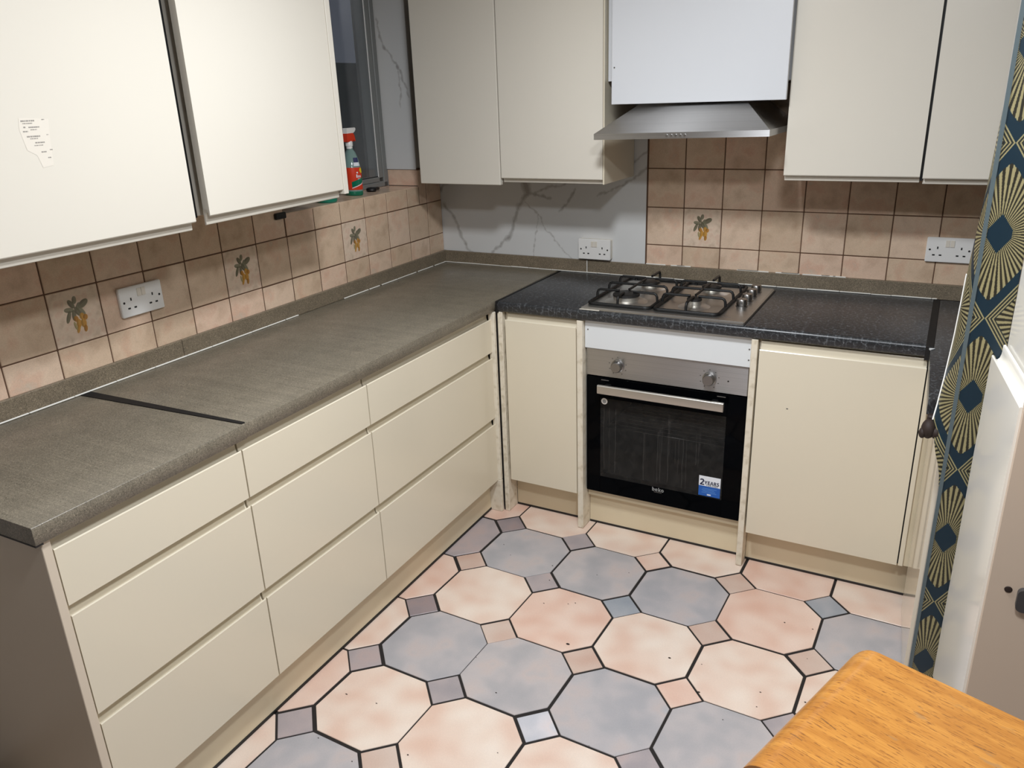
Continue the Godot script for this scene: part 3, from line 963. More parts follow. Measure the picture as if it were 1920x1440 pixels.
func oven():
	var x0 := 0.9945
	var x1 := 1.5925
	var zf := 0.577
	var t := thing("oven", "built-in black glass electric oven with steel control panel", "oven", Vector3(1.293, 0.165, 0.3))
	# body as a hollow box
	var b := MB.new()
	b.box(Vector3(x0 + 0.02, 0.175, 0.06), Vector3(x1 - 0.02, 0.755, 0.075), 0)
	b.box(Vector3(x0 + 0.02, 0.175, 0.06), Vector3(x0 + 0.05, 0.755, zf - 0.03), 0)
	b.box(Vector3(x1 - 0.05, 0.175, 0.06), Vector3(x1 - 0.02, 0.755, zf - 0.03), 0)
	b.box(Vector3(x0 + 0.02, 0.175, 0.06), Vector3(x1 - 0.02, 0.215, zf - 0.03), 0)
	b.box(Vector3(x0 + 0.02, 0.60, 0.06), Vector3(x1 - 0.02, 0.755, zf - 0.03), 0)
	part("body", b, "enamel", t)
	var rk := MB.new()
	for k in 12:
		var zz := 0.12 + k * 0.034
		rk.tube([Vector3(x0 + 0.055, 0.415, zz), Vector3(x1 - 0.055, 0.415, zz)], 0.0022, 6)
	rk.tube([Vector3(x0 + 0.055, 0.418, 0.115), Vector3(x0 + 0.055, 0.418, 0.50), Vector3(x1 - 0.055, 0.418, 0.50), Vector3(x1 - 0.055, 0.418, 0.115)], 0.003, 6)
	part("rack", rk, "chrome", t)
	# control panel
	var cm := MB.new()
	cm.brushed = true
	cm.box(Vector3(x0, 0.6535, zf - 0.028), Vector3(x1, 0.7605, zf), 0.002)
	var cp := part("control_panel", cm, "steel", t, "brushed steel control panel")
	for kx in [[1.1195, 0.7025], [1.460, 0.7005]]:
		var kb := MB.new()
		kb.lathe([Vector2(0.0245, 0), Vector2(0.0245, 0.004), Vector2(0.0205, 0.006), Vector2(0.0195, 0.022), Vector2(0.0175, 0.0245), Vector2(0, 0.0245)], Vector3(kx[0], kx[1], zf), Vector3.BACK, 28)
		part("knob", kb, "knob_metal", cp)
		var tk := MB.new()
		for k in 9:
			var a := deg_to_rad(-150.0 + 37.5 * k + 90.0)
			var c := Vector3(kx[0] + 0.0335 * cos(a), kx[1] + 0.0335 * sin(a), zf)
			tk.box(c - Vector3(0.0022, 0.0016, 0.0002), c + Vector3(0.0022, 0.0016, 0.0004), 0)
		part("dial_marks", tk, "mid_print", cp, "small printed dial symbols")
	var li := MB.new()
	li.lathe([Vector2(0.003, 0), Vector2(0.0026, 0.001), Vector2(0, 0.0012)], Vector3(1.525, 0.7005, zf), Vector3.BACK, 10)
	part("indicator", li, "black", cp, "tiny dark indicator lamp")
	# door: black glass frame around a smoked window
	var wx0 := 1.053
	var wx1 := 1.525
	var wy0 := 0.240
	var wy1 := 0.567
	var d := MB.new()
	d.box(Vector3(x0, 0.167, zf - 0.032), Vector3(wx0, 0.650, zf), 0.002)
	d.box(Vector3(wx1, 0.167, zf - 0.032), Vector3(x1, 0.650, zf), 0.002)
	d.box(Vector3(wx0 - 0.003, 0.167, zf - 0.032), Vector3(wx1 + 0.003, wy0, zf), 0.002)
	d.box(Vector3(wx0 - 0.003, wy1, zf - 0.032), Vector3(wx1 + 0.003, 0.650, zf), 0.002)
	var dr := part("door", d, "black_glass", t)
	var g := MB.new()
	g.face([Vector3(wx0 - 0.004, wy0 - 0.004, zf - 0.0008), Vector3(wx1 + 0.004, wy0 - 0.004, zf - 0.0008), Vector3(wx1 + 0.004, wy1 + 0.004, zf - 0.0008), Vector3(wx0 - 0.004, wy1 + 0.004, zf - 0.0008)], Vector3.BACK, [Vector2(0, 1), Vector2(1, 1), Vector2(1, 0), Vector2(0, 0)])
	part("window", g, "oven_glass", dr, "smoked oven window with dried drips")
	var h := MB.new()
	h.ext(rounded(-0.017, 0.017, -0.0075, 0.0075, 0.005), Vector3(1.058, 0.618, zf + 0.042), Vector3.UP, Vector3.BACK, Vector3(0.466, 0, 0), 40.0)
	for hx in [1.085, 1.485]:
		var hm := MB.new()
		hm.ext(rounded(-0.010, 0.010, -0.011, 0.011, 0.004), Vector3(hx, 0.618, zf), Vector3.UP, Vector3.RIGHT, Vector3(0, 0, 0.036), 40.0)
		part("handle_mount", hm, "black", dr, "black handle mount")
	part("handle", h, "alu", dr, "wide flat metal bar handle")
	var rb := MB.new()
	rb.lathe([Vector2(0.0125, 0), Vector2(0.0125, 0.0006), Vector2(0.007, 0.0008), Vector2(0.007, 0.0006), Vector2(0.0, 0.0006)], Vector3(1.068, 0.5555, zf), Vector3.BACK, 24, 1.0, 5.0)
	part("badge", rb, "white_plastic", dr, "round white sticker")
	var rc := MB.new()
	rc.lathe([Vector2(0.0075, 0), Vector2(0.0075, 0.0009), Vector2(0, 0.0009)], Vector3(1.068, 0.5555, zf), Vector3.BACK, 20, 1.0, 5.0)
	part("badge_print", rc, "grey_print", dr, "grey print on the round sticker")
	# warranty sticker
	var s0 := Vector3(1.442, 0.244, zf)
	part("sticker", bx(s0.x, s0.x + 0.079, s0.y, s0.y + 0.080, zf, zf + 0.0006, 0), "paper", dr, "blue and white sticker reading 2 YEARS")
	part("sticker_print", bx(s0.x, s0.x + 0.079, s0.y, s0.y + 0.040, zf + 0.0006, zf + 0.0009, 0), "blue_print", dr, "blue lower half of the sticker")
	text(dr, "2", Vector3(s0.x + 0.0125, s0.y + 0.0555, zf + 0.0012), 0.034, "dark_print", true)
	text(dr, "YEARS", Vector3(s0.x + 0.0475, s0.y + 0.0545, zf + 0.0012), 0.0185, "dark_print", true)
	text(dr, "FOR FREE", Vector3(s0.x + 0.049, s0.y + 0.0445, zf + 0.0012), 0.0095, "grey_print", true)
	var ls := MB.new()
	for k in 4:
		ls.box(Vector3(s0.x + 0.012 + 0.003 * (k % 2), s0.y + 0.013 + 0.0055 * k, zf + 0.0009), Vector3(s0.x + 0.066 - 0.004 * (k % 3), s0.y + 0.0145 + 0.0055 * k, zf + 0.0011), 0)
	part("sticker_lines", ls, mat(c8(96, 150, 214), 0.4), dr, "small pale lines of print")
	part("sticker_mark", bx(s0.x + 0.032, s0.x + 0.046, s0.y + 0.004, s0.y + 0.009, zf + 0.0009, zf + 0.0011, 0), "paper", dr, "small white mark")
	text(dr, "beko", Vector3(1.287, 0.2285, zf + 0.0006), 0.020, "grey_print", true)
	part("logo_line", bx(1.272, 1.302, 0.2165, 0.2185, zf, zf + 0.0006, 0), "mid_print", dr, "small line of print under the logo")
	for q in [[1.055, 0.641], [1.490, 0.641]]:
		part("vent_slot", bx(q[0], q[0] + 0.03, q[1] - 0.002, q[1] + 0.001, zf, zf + 0.001, 0), "mid_print", dr)

func text(parent: Node, s: String, at: Vector3, size: float, m: String, bold := false):
	var f := SystemFont.new()
	f.font_names = PackedStringArray(["Droid Sans"])
	if bold: f.font_weight = 700
	var tm := TextMesh.new()
	tm.font = f
	tm.text = s
	tm.font_size = 32
	tm.pixel_size = size / 32.0
	tm.depth = 0.0004
	var o := MeshInstance3D.new()
	o.name = "lettering"
	o.mesh = tm
	o.material_override = M[m]
	o.position = at - org(parent)
	parent.add_child(o, true)
	o.set_meta("label", "lettering %s" % s)

func hob():
	var x0 := 0.979
	var x1 := 1.567
	var z0 := 0.085
	var z1 := 0.594
	var t := thing("gas_hob", "four-burner steel gas hob with black grates set in the black worktop", "hob", Vector3(1.27, 0.91, 0.34))
	var pm := MB.new()
	var pr := V2([[x0, 0.9102], [x1, 0.9102], [x1, 0.915], [x1 - 0.006, 0.919], [x0 + 0.006, 0.919], [x0, 0.915]])
	pm.ext(pr, Vector3(0, 0, z0), Vector3.RIGHT, Vector3.UP, Vector3(0, 0, z1 - z0 - 0.006), 30.0)
	pm.ext(V2([[z1 - 0.007, 0.9102], [z1, 0.9102], [z1, 0.915], [z1 - 0.007, 0.919]]), Vector3(x0 + 0.002, 0, 0), Vector3.BACK, Vector3.UP, Vector3(x1 - x0 - 0.004, 0, 0), 30.0)
	part("plate", pm, "steel_hob", t)
	part("edge_seal", bx(x1 + 0.0001, x1 + 0.0045, 0.9102, 0.9135, z0, z1, 0.001), "dark", t, "dark sealant along the right edge")
	part("sealing_tape", bx(x0 - 0.002, x0 + 0.075, 0.9102, 0.9125, z1 + 0.001, z1 + 0.006, 0.0005), "cream_white", t, "short cream strip of sealing tape")
	# burners: x, z, radius
	var burners := [[1.106, 0.462, 0.050, 0.024], [1.118, 0.228, 0.037, 0.016], [1.358, 0.448, 0.027, 0.026], [1.360, 0.222, 0.037, 0.016]]
	for b in burners:
		var c := Vector3(b[0], 0.919, b[1])
		var r: float = b[2]
		var ds := MB.new()
		ds.lathe([Vector2(r + 0.030, 0.0002), Vector2(r + 0.024, 0.003), Vector2(r + 0.004, 0.008), Vector2(r - 0.004, 0.009), Vector2(0, 0.009)], c, Vector3.UP, 36)
		var bp := part("burner", ds, "burner_dish", t)
		var hd := MB.new()
		hd.lathe([Vector2(r - 0.004, 0.008), Vector2(r - 0.002, 0.010), Vector2(r - 0.001, 0.010 + b[3] * 0.5), Vector2(r - 0.006, 0.012 + b[3] * 0.5), Vector2(0, 0.012 + b[3] * 0.5)], c, Vector3.UP, 36)
		part("burner_ring", hd, "alu", bp)
		var cp := MB.new()
		cp.lathe([Vector2(r - 0.004, 0.010 + b[3] * 0.5), Vector2(r, 0.012 + b[3] * 0.5), Vector2(r - 0.001, 0.018 + b[3] * 0.5), Vector2(r - 0.008, 0.0205 + b[3] * 0.5), Vector2(0, 0.021 + b[3] * 0.5)], c, Vector3.UP, 36)
		part("burner_cap", cp, "burner", bp)
	# two wire grates
	for gx in [[0.990, 1.226, 0], [1.240, 1.470, 2]]:
		var g := MB.new()
		var a: float = gx[0]
		var b2: float = gx[1]
		var za := 0.108
		var zb := 0.552
		var lo := 0.9245
		var hi := 0.957
		var ring := []
		for p in rounded(a, b2, za, zb, 0.022, 4): ring.append(Vector3(p.x, lo, p.y))
		g.tube(ring, 0.0062, 8, true)
		for q in [[a + 0.03, za + 0.01], [b2 - 0.03, za + 0.01], [a + 0.03, zb - 0.01], [b2 - 0.03, zb - 0.01]]:
			g.lathe([Vector2(0.005, 0), Vector2(0.005, 0.006)], Vector3(q[0], 0.919, q[1]), Vector3.UP, 8)
		for k in 2:
			var bb = burners[gx[2] + k]
			var zc: float = bb[1]
			var gap: float = bb[2] * 0.55
			g.tube(arm(Vector3(a, lo, zc), Vector3(bb[0] - gap, hi, zc)), 0.0050)
			g.tube(arm(Vector3(b2, lo, zc), Vector3(bb[0] + gap, hi, zc)), 0.0050)
			if k == 0: g.tube(arm(Vector3(bb[0], lo, zb), Vector3(bb[0], hi, zc + gap)), 0.0050)
			else: g.tube(arm(Vector3(bb[0], lo, za), Vector3(bb[0], hi + 0.004, zc - gap)), 0.0050)
		var zm: float = (burners[gx[2]][1] + burners[gx[2] + 1][1]) / 2.0
		var bar: Array = arm(Vector3(a, lo, zm), Vector3((a + b2) / 2, hi, zm))
		var bar2: Array = arm(Vector3(b2, lo, zm), Vector3((a + b2) / 2, hi, zm))
		bar2.reverse()
		g.tube(bar + bar2.slice(1), 0.0050)
		var cx: float = burners[gx[2]][0]
		g.tube([Vector3(cx, hi, zm), Vector3(cx, hi, burners[gx[2]][1] - burners[gx[2]][2] * 0.6)], 0.0046)
		g.tube([Vector3(cx, hi, zm), Vector3(cx, hi, burners[gx[2] + 1][1] + burners[gx[2] + 1][2] * 0.6)], 0.0046)
		part("grate", g, "iron", t)
	for kz in [0.385, 0.304, 0.227, 0.155]:
		var k := MB.new()
		k.lathe([Vector2(0.0215, 0), Vector2(0.0215, 0.002), Vector2(0.018, 0.003), Vector2(0.0175, 0.006), Vector2(0.019, 0.007), Vector2(0.0185, 0.024), Vector2(0.0165, 0.0265), Vector2(0.0, 0.0265)], Vector3(1.512, 0.919, kz), Vector3.UP, 28)
		var kn := part("knob", k, "knob_metal", t)
		part("pointer", bx(1.4985, 1.5125, 0.9453, 0.9462, kz - 0.0008, kz + 0.0008, 0), "mid_print", kn)
	part("print", bx(1.487, 1.513, 0.9189, 0.9193, 0.545, 0.548, 0), "mid_print", t, "small line of print on the hob")

func arm(foot: Vector3, tip: Vector3) -> Array:
	# up from the frame, round the bend, and out towards the burner
	var d := Vector3(tip.x - foot.x, 0, tip.z - foot.z).normalized()
	var h := tip.y - foot.y
	return [foot, foot + Vector3(0, h * 0.62, 0) + d * 0.002, foot + Vector3(0, h * 0.88, 0) + d * 0.006, foot + Vector3(0, h, 0) + d * 0.014, tip]

# ---------------------------------------------------------------- right-hand side
func right_side():
	# glossy front of the return cabinet, seen almost edge-on
	var a := Vector3(2.1535, 0, 0.618)
	var b := Vector3(2.186, 0, 1.118)
	var dirv := (b - a).normalized()
	var nrm := dirv.cross(Vector3.UP).normalized()
	if nrm.x > 0: nrm = -nrm
	var t := thing("base_cabinet", "glossy cream base cabinet under the black worktop return, seen edge-on", "cabinet", Vector3(2.4, 0, 0.8))
	part("body", bx(2.21, 2.81, 0.0, 0.866, 0.65, 0.97, 0.001), "carcass", t)
	var d := MB.new()
	d.ext(V2([[0, 0], [0.38, 0], [0.38, -0.018], [0, -0.018]]), a + Vector3(0, 0.004, 0), dirv, nrm, Vector3(0, 0.862, 0), 5.0)
	part("door", d, "gloss", t, "glossy cream front")
	part("stile", bx(2.124, 2.138, 0.15, 0.862, 0.592, 0.612, 0.001), "cream", t, "thin cream corner stile")
	part("gap_filler", bx(2.119, 2.1245, 0.15, 0.866, 0.585, 0.6, 0), "black", t, "dark gap beside the door")
	part("corner_filler", bx(2.138, 2.155, 0.15, 0.862, 0.588, 0.607, 0.001), "cream_dark", t, "narrow cream filler")
	# wallpapered end of a partition wall
	var px0 := 2.188
	var px1 := 2.272
	var pz := 1.13
	var w := struct("wall_partition", bx(px0, px1, 0.0, 2.4, 1.0, pz - 0.0008, 0), "wall_paint", "narrow partition wall end covered in navy and gold wallpaper")
	var fm := MB.new()
	var ax := 2.2185
	fm.face([Vector3(px0, 0, pz), Vector3(px1, 0, pz), Vector3(px1, 2.4, pz), Vector3(px0, 2.4, pz)], Vector3.BACK, [paper_uv(px0 - ax, 0), paper_uv(px1 - ax, 0), paper_uv(px1 - ax, 2.4), paper_uv(px0 - ax, 2.4)])
	var wp := part("wallpaper", fm, "wallpaper", w, "navy wallpaper with gold art deco fans")
	# the return of the paper, lifting off the wall and bulging out round the end of the worktop: y, x and z of its free edge
	var edge := [[1.78, 2.187, 1.125], [1.60, 2.186, 1.11], [1.42, 2.181, 1.085], [1.32, 2.176, 1.07], [1.224, 2.171, 1.062], [1.148, 2.169, 1.06], [1.072, 2.1665, 1.06], [1.03, 2.164, 1.062], [0.975, 2.160, 1.078], [0.905, 2.1535, 1.096], [0.868, 2.149, 1.106], [0.842, 2.156, 1.116], [0.815, 2.160, 1.128], [0.790, 2.166, 1.131], [0.762, 2.175, 1.131], [0.735, 2.181, 1.130], [0.70, 2.185, 1.129], [0.62, 2.187, 1.129]]
	var rm := MB.new()
	var wm := MB.new()
	var K := 6
	var grid := []
	for e in edge:
		var row := []
		var s := 0.0
		var last := Vector3(px0, e[0], pz)
		for k in K + 1:
			var u := float(k) / K
			var q := Vector3(px0, e[0], pz).lerp(Vector3(e[1], e[0], e[2]), u)
			q.x -= sin(u * PI) * 0.004 * minf(1.0, absf(px0 - e[1]) / 0.02)
			s += q.distance_to(last)
			last = q
			row.append([q, s])
		grid.append(row)
	for i in edge.size() - 1:
		for k in K:
			var q := [grid[i][k], grid[i][k + 1], grid[i + 1][k + 1], grid[i + 1][k]]
			var nn: Vector3 = (q[1][0] - q[0][0]).cross(q[3][0] - q[0][0])
			if nn.length() < 1e-12: nn = (q[2][0] - q[1][0]).cross(q[3][0] - q[2][0])
			if nn.length() < 1e-12: continue
			nn = nn.normalized()
			if nn.x > 0: nn = -nn
			rm.quad4(q[0][0], q[1][0], q[2][0], q[3][0], nn, nn, nn, nn, paper_uv(px0 - ax - q[0][1], q[0][0].y), paper_uv(px0 - ax - q[1][1], q[1][0].y), paper_uv(px0 - ax - q[2][1], q[2][0].y), paper_uv(px0 - ax - q[3][1], q[3][0].y))
			# the white back of the paper
			var back := Vector3(0.0006, 0, -0.0002)
			wm.quad4(q[0][0] + back, q[1][0] + back, q[2][0] + back, q[3][0] + back, -nn, -nn, -nn, -nn)
	part("wallpaper_flap", rm, "wallpaper", wp, "wallpaper lifting off and bulging round the worktop end")
	part("wallpaper_back", wm, "paper_edge", wp, "white back of the wallpaper")
	var em := MB.new()
	var path := []
	for i in range(4, 11): path.append(grid[i][K][0])
	em.tube(path, 0.0022, 6)
	part("wallpaper_rim", em, "paper_edge", wp, "curling white paper edge")
	# clear plastic corner strip
	var bd := MB.new()
	bd.ext(V2([[px0 - 0.0025, pz + 0.0022], [px0 + 0.0060, pz + 0.0022], [px0 + 0.0060, pz + 0.0004], [px0 - 0.0004, pz + 0.0004], [px0 - 0.0004, pz - 0.011], [px0 - 0.0025, pz - 0.011]]), Vector3.ZERO, Vector3.RIGHT, Vector3.BACK, Vector3(0, 2.4, 0), 5.0)
	part("corner_strip", bd, "bead", w, "bluish grey plastic corner strip")
	# tall unit in front of it: glossy lower front with a grip along its top, set-back upper front, beige side
	var f0 := Vector3(2.2455, 0, 1.136)
	var f1 := Vector3(2.2855, 0, 1.468)
	var dv := (f1 - f0).normalized()
	var ow := dv.cross(Vector3.UP).normalized()
	if ow.x > 0: ow = -ow
	var L := f0.distance_to(f1)
	var tu := thing("tall_cabinet", "tall glossy white cabinet with beige side beside the wooden table", "cabinet", Vector3(2.5, 0, 1.3))
	j_front(tu, "door", f0 + Vector3(0, 0.15, 0), dv, ow, L, 0.907, 0.026, true, "gloss_white", "glossy lower door with a grip along its top")
	var ud := MB.new()
	ud.ext(V2([[0, 0], [L, 0], [L, -0.022], [0, -0.022]]), f0 - ow * 0.0275 + Vector3(0, 1.06, 0), dv, ow, Vector3(0, 1.2, 0), 5.0)
	part("upper_door", ud, "gloss_white", tu, "glossy upper door set further back")
	part("plinth", plank(f0 + dv * 0.0, dv, ow, L, 0.0, 0.147, -0.02, -0.006), "gloss_white", tu)
	var bk := MB.new()
	bk.ext(V2([[2.30, 1.145], [2.81, 1.145], [2.81, 1.462], [2.337, 1.462]]), Vector3(0, 0.0, 0), Vector3.RIGHT, Vector3.BACK, Vector3(0, 2.27, 0), 5.0)
	part("body", bk, "carcass", tu)
	var sp := part("side_panel", bx(2.2905, 2.815, 0.0, 2.27, 1.4635, 1.4815, 0.0015), "beige_side", tu, "beige side panel facing the table")
	var hg := MB.new()
	var hz := 1.4815
	hg.ext(rounded(-0.011, 0.055, -0.028, 0.024, 0.012), Vector3(2.3545, 0.652, hz), Vector3.RIGHT, Vector3.UP, Vector3(0, 0, 0.013), 30.0)
	part("hinge_block", hg, mat(c8(62, 60, 60), 0.45), sp, "dark plastic hinge block")
	var hh := MB.new()
	hh.lathe([Vector2(0.0075, 0), Vector2(0.0068, 0.0015), Vector2(0.003, 0.0022), Vector2(0, 0.0018)], Vector3(2.3275, 0.664, hz), Vector3.BACK, 14)
	part("screw_hole", hh, "brown", sp, "dark brown screw hole")

func plank(o: Vector3, along: Vector3, outw: Vector3, w: float, y0: float, y1: float, d0: float, d1: float) -> MB:
	var m := MB.new()
	m.ext(V2([[0, d0], [w, d0], [w, d1], [0, d1]]), o + Vector3(0, y0, 0), along, outw, Vector3(0, y1 - y0, 0), 5.0)
	return m

# ---------------------------------------------------------------- wall units, hood
func turned(p: Vector3, about: Vector3, deg: float) -> Vector3:
	return about + (p - about).rotated(Vector3.UP, deg_to_rad(deg))

func wall_units():
	var TOP := 2.13
	# left wall, in the left wall's axes
	var a1 := thing("wall_cabinet", "cream wall cabinet at the far left with small paper stickers on its door", "cabinet", Vector3(0.17, 1.36, 2.05), true, "wall cabinets over the left worktop")
	part("body", bx(0.012, 0.318, 1.372, TOP, 1.735, 2.42, 0.001), "cream_white", a1)
	var d1 := j_front(a1, "door", Vector3(0.3475, 1.3685, 2.42), Vector3(0, 0, -1), Vector3.RIGHT, 2.42 - 1.7285, TOP - 1.3685, 0.0225, false, "cream_white")
	sticker(d1, 0.3475)
	part("gap_filler", bx(0.012, 0.312, 1.374, TOP, 1.6915, 1.7340, 0), "black", a1, "dark gap between the two cabinets")
	var a2 := thing("wall_cabinet", "cream wall cabinet beside the window with its door slightly ajar", "cabinet", Vector3(0.17, 1.36, 1.4), true, "wall cabinets over the left worktop")
	part("body", bx(0.012, 0.306, 1.377, TOP, 1.109, 1.690, 0.001), "cream_white", a2)
	part("side_panel", bx(0.012, 0.3420, 1.3665, TOP, 1.0855, 1.1075, 0.001), "cream_white", a2)
	var far := Vector3(0.3385, 1.3795, 1.1085)
	var near := Vector3(0.3625, 1.3795, 1.693)
	var al := (far - near).normalized()
	var oo := al.cross(Vector3.UP).normalized()
	if oo.x < 0: oo = -oo
	j_front(a2, "door", near, al, oo, near.distance_to(far), TOP - 1.3795, 0.0245, false, "cream_white")
	# back wall
	var b1 := thing("wall_cabinet", "flat cream corner wall cabinet beside the window reveal", "cabinet", Vector3(0.32, 1.31, 0.16))
	part("body", bx(0.140, 0.512, 1.322, TOP, 0.012, 0.308, 0.001), "cream_white", b1)
	part("door", bx(0.127, 0.5145, 1.313, TOP, 0.3095, 0.330, 0.002), "cream_white", b1)
	var b2 := thing("wall_cabinet", "cream wall cabinet on the left of the extractor hood", "cabinet", Vector3(0.74, 1.32, 0.16))
	part("body", bx(0.517, 0.9555, 1.332, TOP, 0.012, 0.3010, 0.001), "cream_white", b2)
	part("side_panel", bx(0.9555, 0.9615, 1.3235, TOP, 0.010, 0.329, 0.001), "cream", b2)
	j_front(b2, "door", Vector3(0.5205, 1.3405, 0.330), Vector3.RIGHT, Vector3.BACK, 0.434, TOP - 1.3405, 0.017, false, "cream_white")
	part("rear_gap", bx(0.9555, 0.9600, 1.352, TOP, 0.0062, 0.0095, 0), "dark", b2, "dark gap against the wall")
	for q in [["cream wall cabinet on the right of the extractor hood", 1.6085, 2.0195], ["cream wall cabinet next to the wallpapered pier", 2.0275, 2.44]]:
		var t := thing("wall_cabinet", q[0], "cabinet", Vector3((q[1] + q[2]) / 2, 1.34, 0.16), false, "wall cabinets right of the hood")
		var dy := 0.0 if q[1] < 1.9 else -0.004
		part("body", bx(q[1] + 0.001, q[2] + 0.003, 1.358 + dy, TOP, 0.012, 0.3010, 0.001), "cream_white", t)
		j_front(t, "door", Vector3(q[1], 1.3665 + dy, 0.330), Vector3.RIGHT, Vector3.BACK, q[2] - q[1], TOP - 1.3665, 0.018, false, "cream_white")
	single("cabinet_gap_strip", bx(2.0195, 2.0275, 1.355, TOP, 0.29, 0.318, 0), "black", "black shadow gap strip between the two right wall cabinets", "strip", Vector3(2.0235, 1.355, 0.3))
	# boxed-in flue above the hood
	var bxn := thing("hood_boxing", "white boxed-in flue cover above the extractor hood", "boxing", Vector3(1.335, 1.61, 0.25))
	part("front_panel", bx(1.0040, 1.6045, 1.6080, 2.398, 0.354, 0.370, 0.0012), "white_box", bxn)
	part("side_board", bx(0.9665, 0.9990, 1.686, 2.398, 0.285, 0.308, 0.001), "white_box", bxn)
	part("side_board", bx(1.574, 1.6055, 1.667, 2.398, 0.285, 0.308, 0.001), "white_box", bxn)
	part("cleat", bx(1.010, 1.570, 2.25, 2.398, 0.285, 0.353, 0.001), "white_box", bxn)
	var sc := MB.new()
	sc.lathe([Vector2(0.003, 0), Vector2(0.0025, 0.001), Vector2(0, 0.0012)], Vector3(1.0140, 1.7300, 0.370), Vector3.BACK, 10)
	part("screw", sc, "mid_print", bxn)
	hood()

func hood():
	var t := thing("extractor_hood", "stainless steel extractor hood with sloping canopy over the gas hob", "hood", Vector3(1.283, 1.50, 0.24))
	t.rotation.z = 0.012
	var x0 := 0.983
	var x1 := 1.583
	var z1 := 0.480
	var zb := 0.012
	var y0 := 1.4975
	var y1 := 1.5175
	var c := MB.new()
	# rim
	c.brushed = true
	c.box(Vector3(x0, y0, z1 - 0.002), Vector3(x1, y1, z1), 0)
	c.box(Vector3(x0, y0, zb), Vector3(x0 + 0.002, y1, z1 - 0.002), 0)
	c.box(Vector3(x1 - 0.002, y0, zb), Vector3(x1, y1, z1 - 0.002), 0)
	# sloping canopy
	var A := Vector3(x0, y1, z1)
	var B := Vector3(x1, y1, z1)
	var C := Vector3(x1, y1, zb)
	var D := Vector3(x0, y1, zb)
	var E := Vector3(1.165, 1.662, 0.245)
	var F := Vector3(1.403, 1.662, 0.245)
	var G := Vector3(1.403, 1.662, zb)
	var H := Vector3(1.165, 1.662, zb)
	for q in [[A, B, F, E], [B, C, G, F], [D, A, E, H]]:
		var n: Vector3 = (q[1] - q[0]).cross(q[2] - q[0]).normalized()
		if n.y < 0: n = -n
		c.face(q, n, [Vector2(0, 0), Vector2(0, 1), Vector2(1, 1), Vector2(1, 0)])
		var ins: Vector3 = n * -0.0015
		c.face([q[0] + ins, q[1] + ins, q[2] + ins, q[3] + ins], -n)
	part("canopy", c, "steel", t)
	part("chimney", bx(1.165, 1.403, 1.655, 2.36, zb, 0.245, 0.001), "steel", t)
	var fl := MB.new()
	fl.box(Vector3(x0 + 0.004, y0 + 0.004, zb + 0.01), Vector3(x1 - 0.004, y0 + 0.008, z1 - 0.004), 0)
	part("filter", fl, "alu", t)
	for k in 5:
		var b := MB.new()
		b.lathe([Vector2(0.0045, 0), Vector2(0.0045, 0.003), Vector2(0.0035, 0.0045), Vector2(0, 0.0045)], Vector3(1.2475 + k * 0.0155, 1.5075, z1), Vector3.BACK, 14)
		part("button", b, "chrome", t)

func sticker(door: Node, X: float):
	# remains of a printed sheet, torn along its lower left
	var x := X + 0.0004
	var s := MB.new()
	var pts := [[2.137, 1.645], [2.072, 1.641], [2.0775, 1.605], [2.083, 1.545], [2.108, 1.542], [2.115, 1.568], [2.134, 1.580], [2.141, 1.622]]
	var poly := PackedVector2Array()
	for p in pts: poly.append(Vector2(p[0], p[1]))
	var idx := Geometry2D.triangulate_polygon(poly)
	for i in range(0, idx.size(), 3):
		var q := []
		for j in 3: q.append(Vector3(x, poly[idx[i + j]].y, poly[idx[i + j]].x))
		s.tri(q[0], q[1], q[2], Vector3.RIGHT, Vector3.RIGHT, Vector3.RIGHT)
	part("sticker", s, mat(c8(226, 219, 206), 0.35), door, "pale torn sticker sheet")
	var l := MB.new()
	rng.seed = 91
	# z from, z to, y, height: short dashes that read as small print
	for r in [[2.134, 2.104, 1.6385, 0.0030], [2.131, 2.110, 1.6335, 0.0018], [2.120, 2.096, 1.6255, 0.0026], [2.117, 2.103, 1.6205, 0.0018], [2.128, 2.098, 1.607, 0.0030], [2.122, 2.105, 1.6025, 0.0018], [2.113, 2.092, 1.594, 0.0026], [2.116, 2.097, 1.5885, 0.0018], [2.104, 2.092, 1.5745, 0.0026], [2.092, 2.085, 1.562, 0.0022], [2.131, 2.126, 1.626, 0.003], [2.134, 2.123, 1.6175, 0.0026], [2.088, 2.082, 1.640, 0.0018], [2.084, 2.080, 1.609, 0.0018], [2.084, 2.078, 1.578, 0.0018]]:
		var zz: float = r[0]
		while zz > r[1]:
			var ln := rng.randf_range(0.0016, 0.005)
			l.box(Vector3(x, r[2] - r[3] / 2, maxf(r[1], zz - ln)), Vector3(x + 0.0003, r[2] + r[3] / 2, zz), 0)
			zz -= ln + rng.randf_range(0.0004, 0.0014)
	part("sticker_print", l, mat(c8(150, 145, 138), 0.5), door, "faded small print on the sticker")

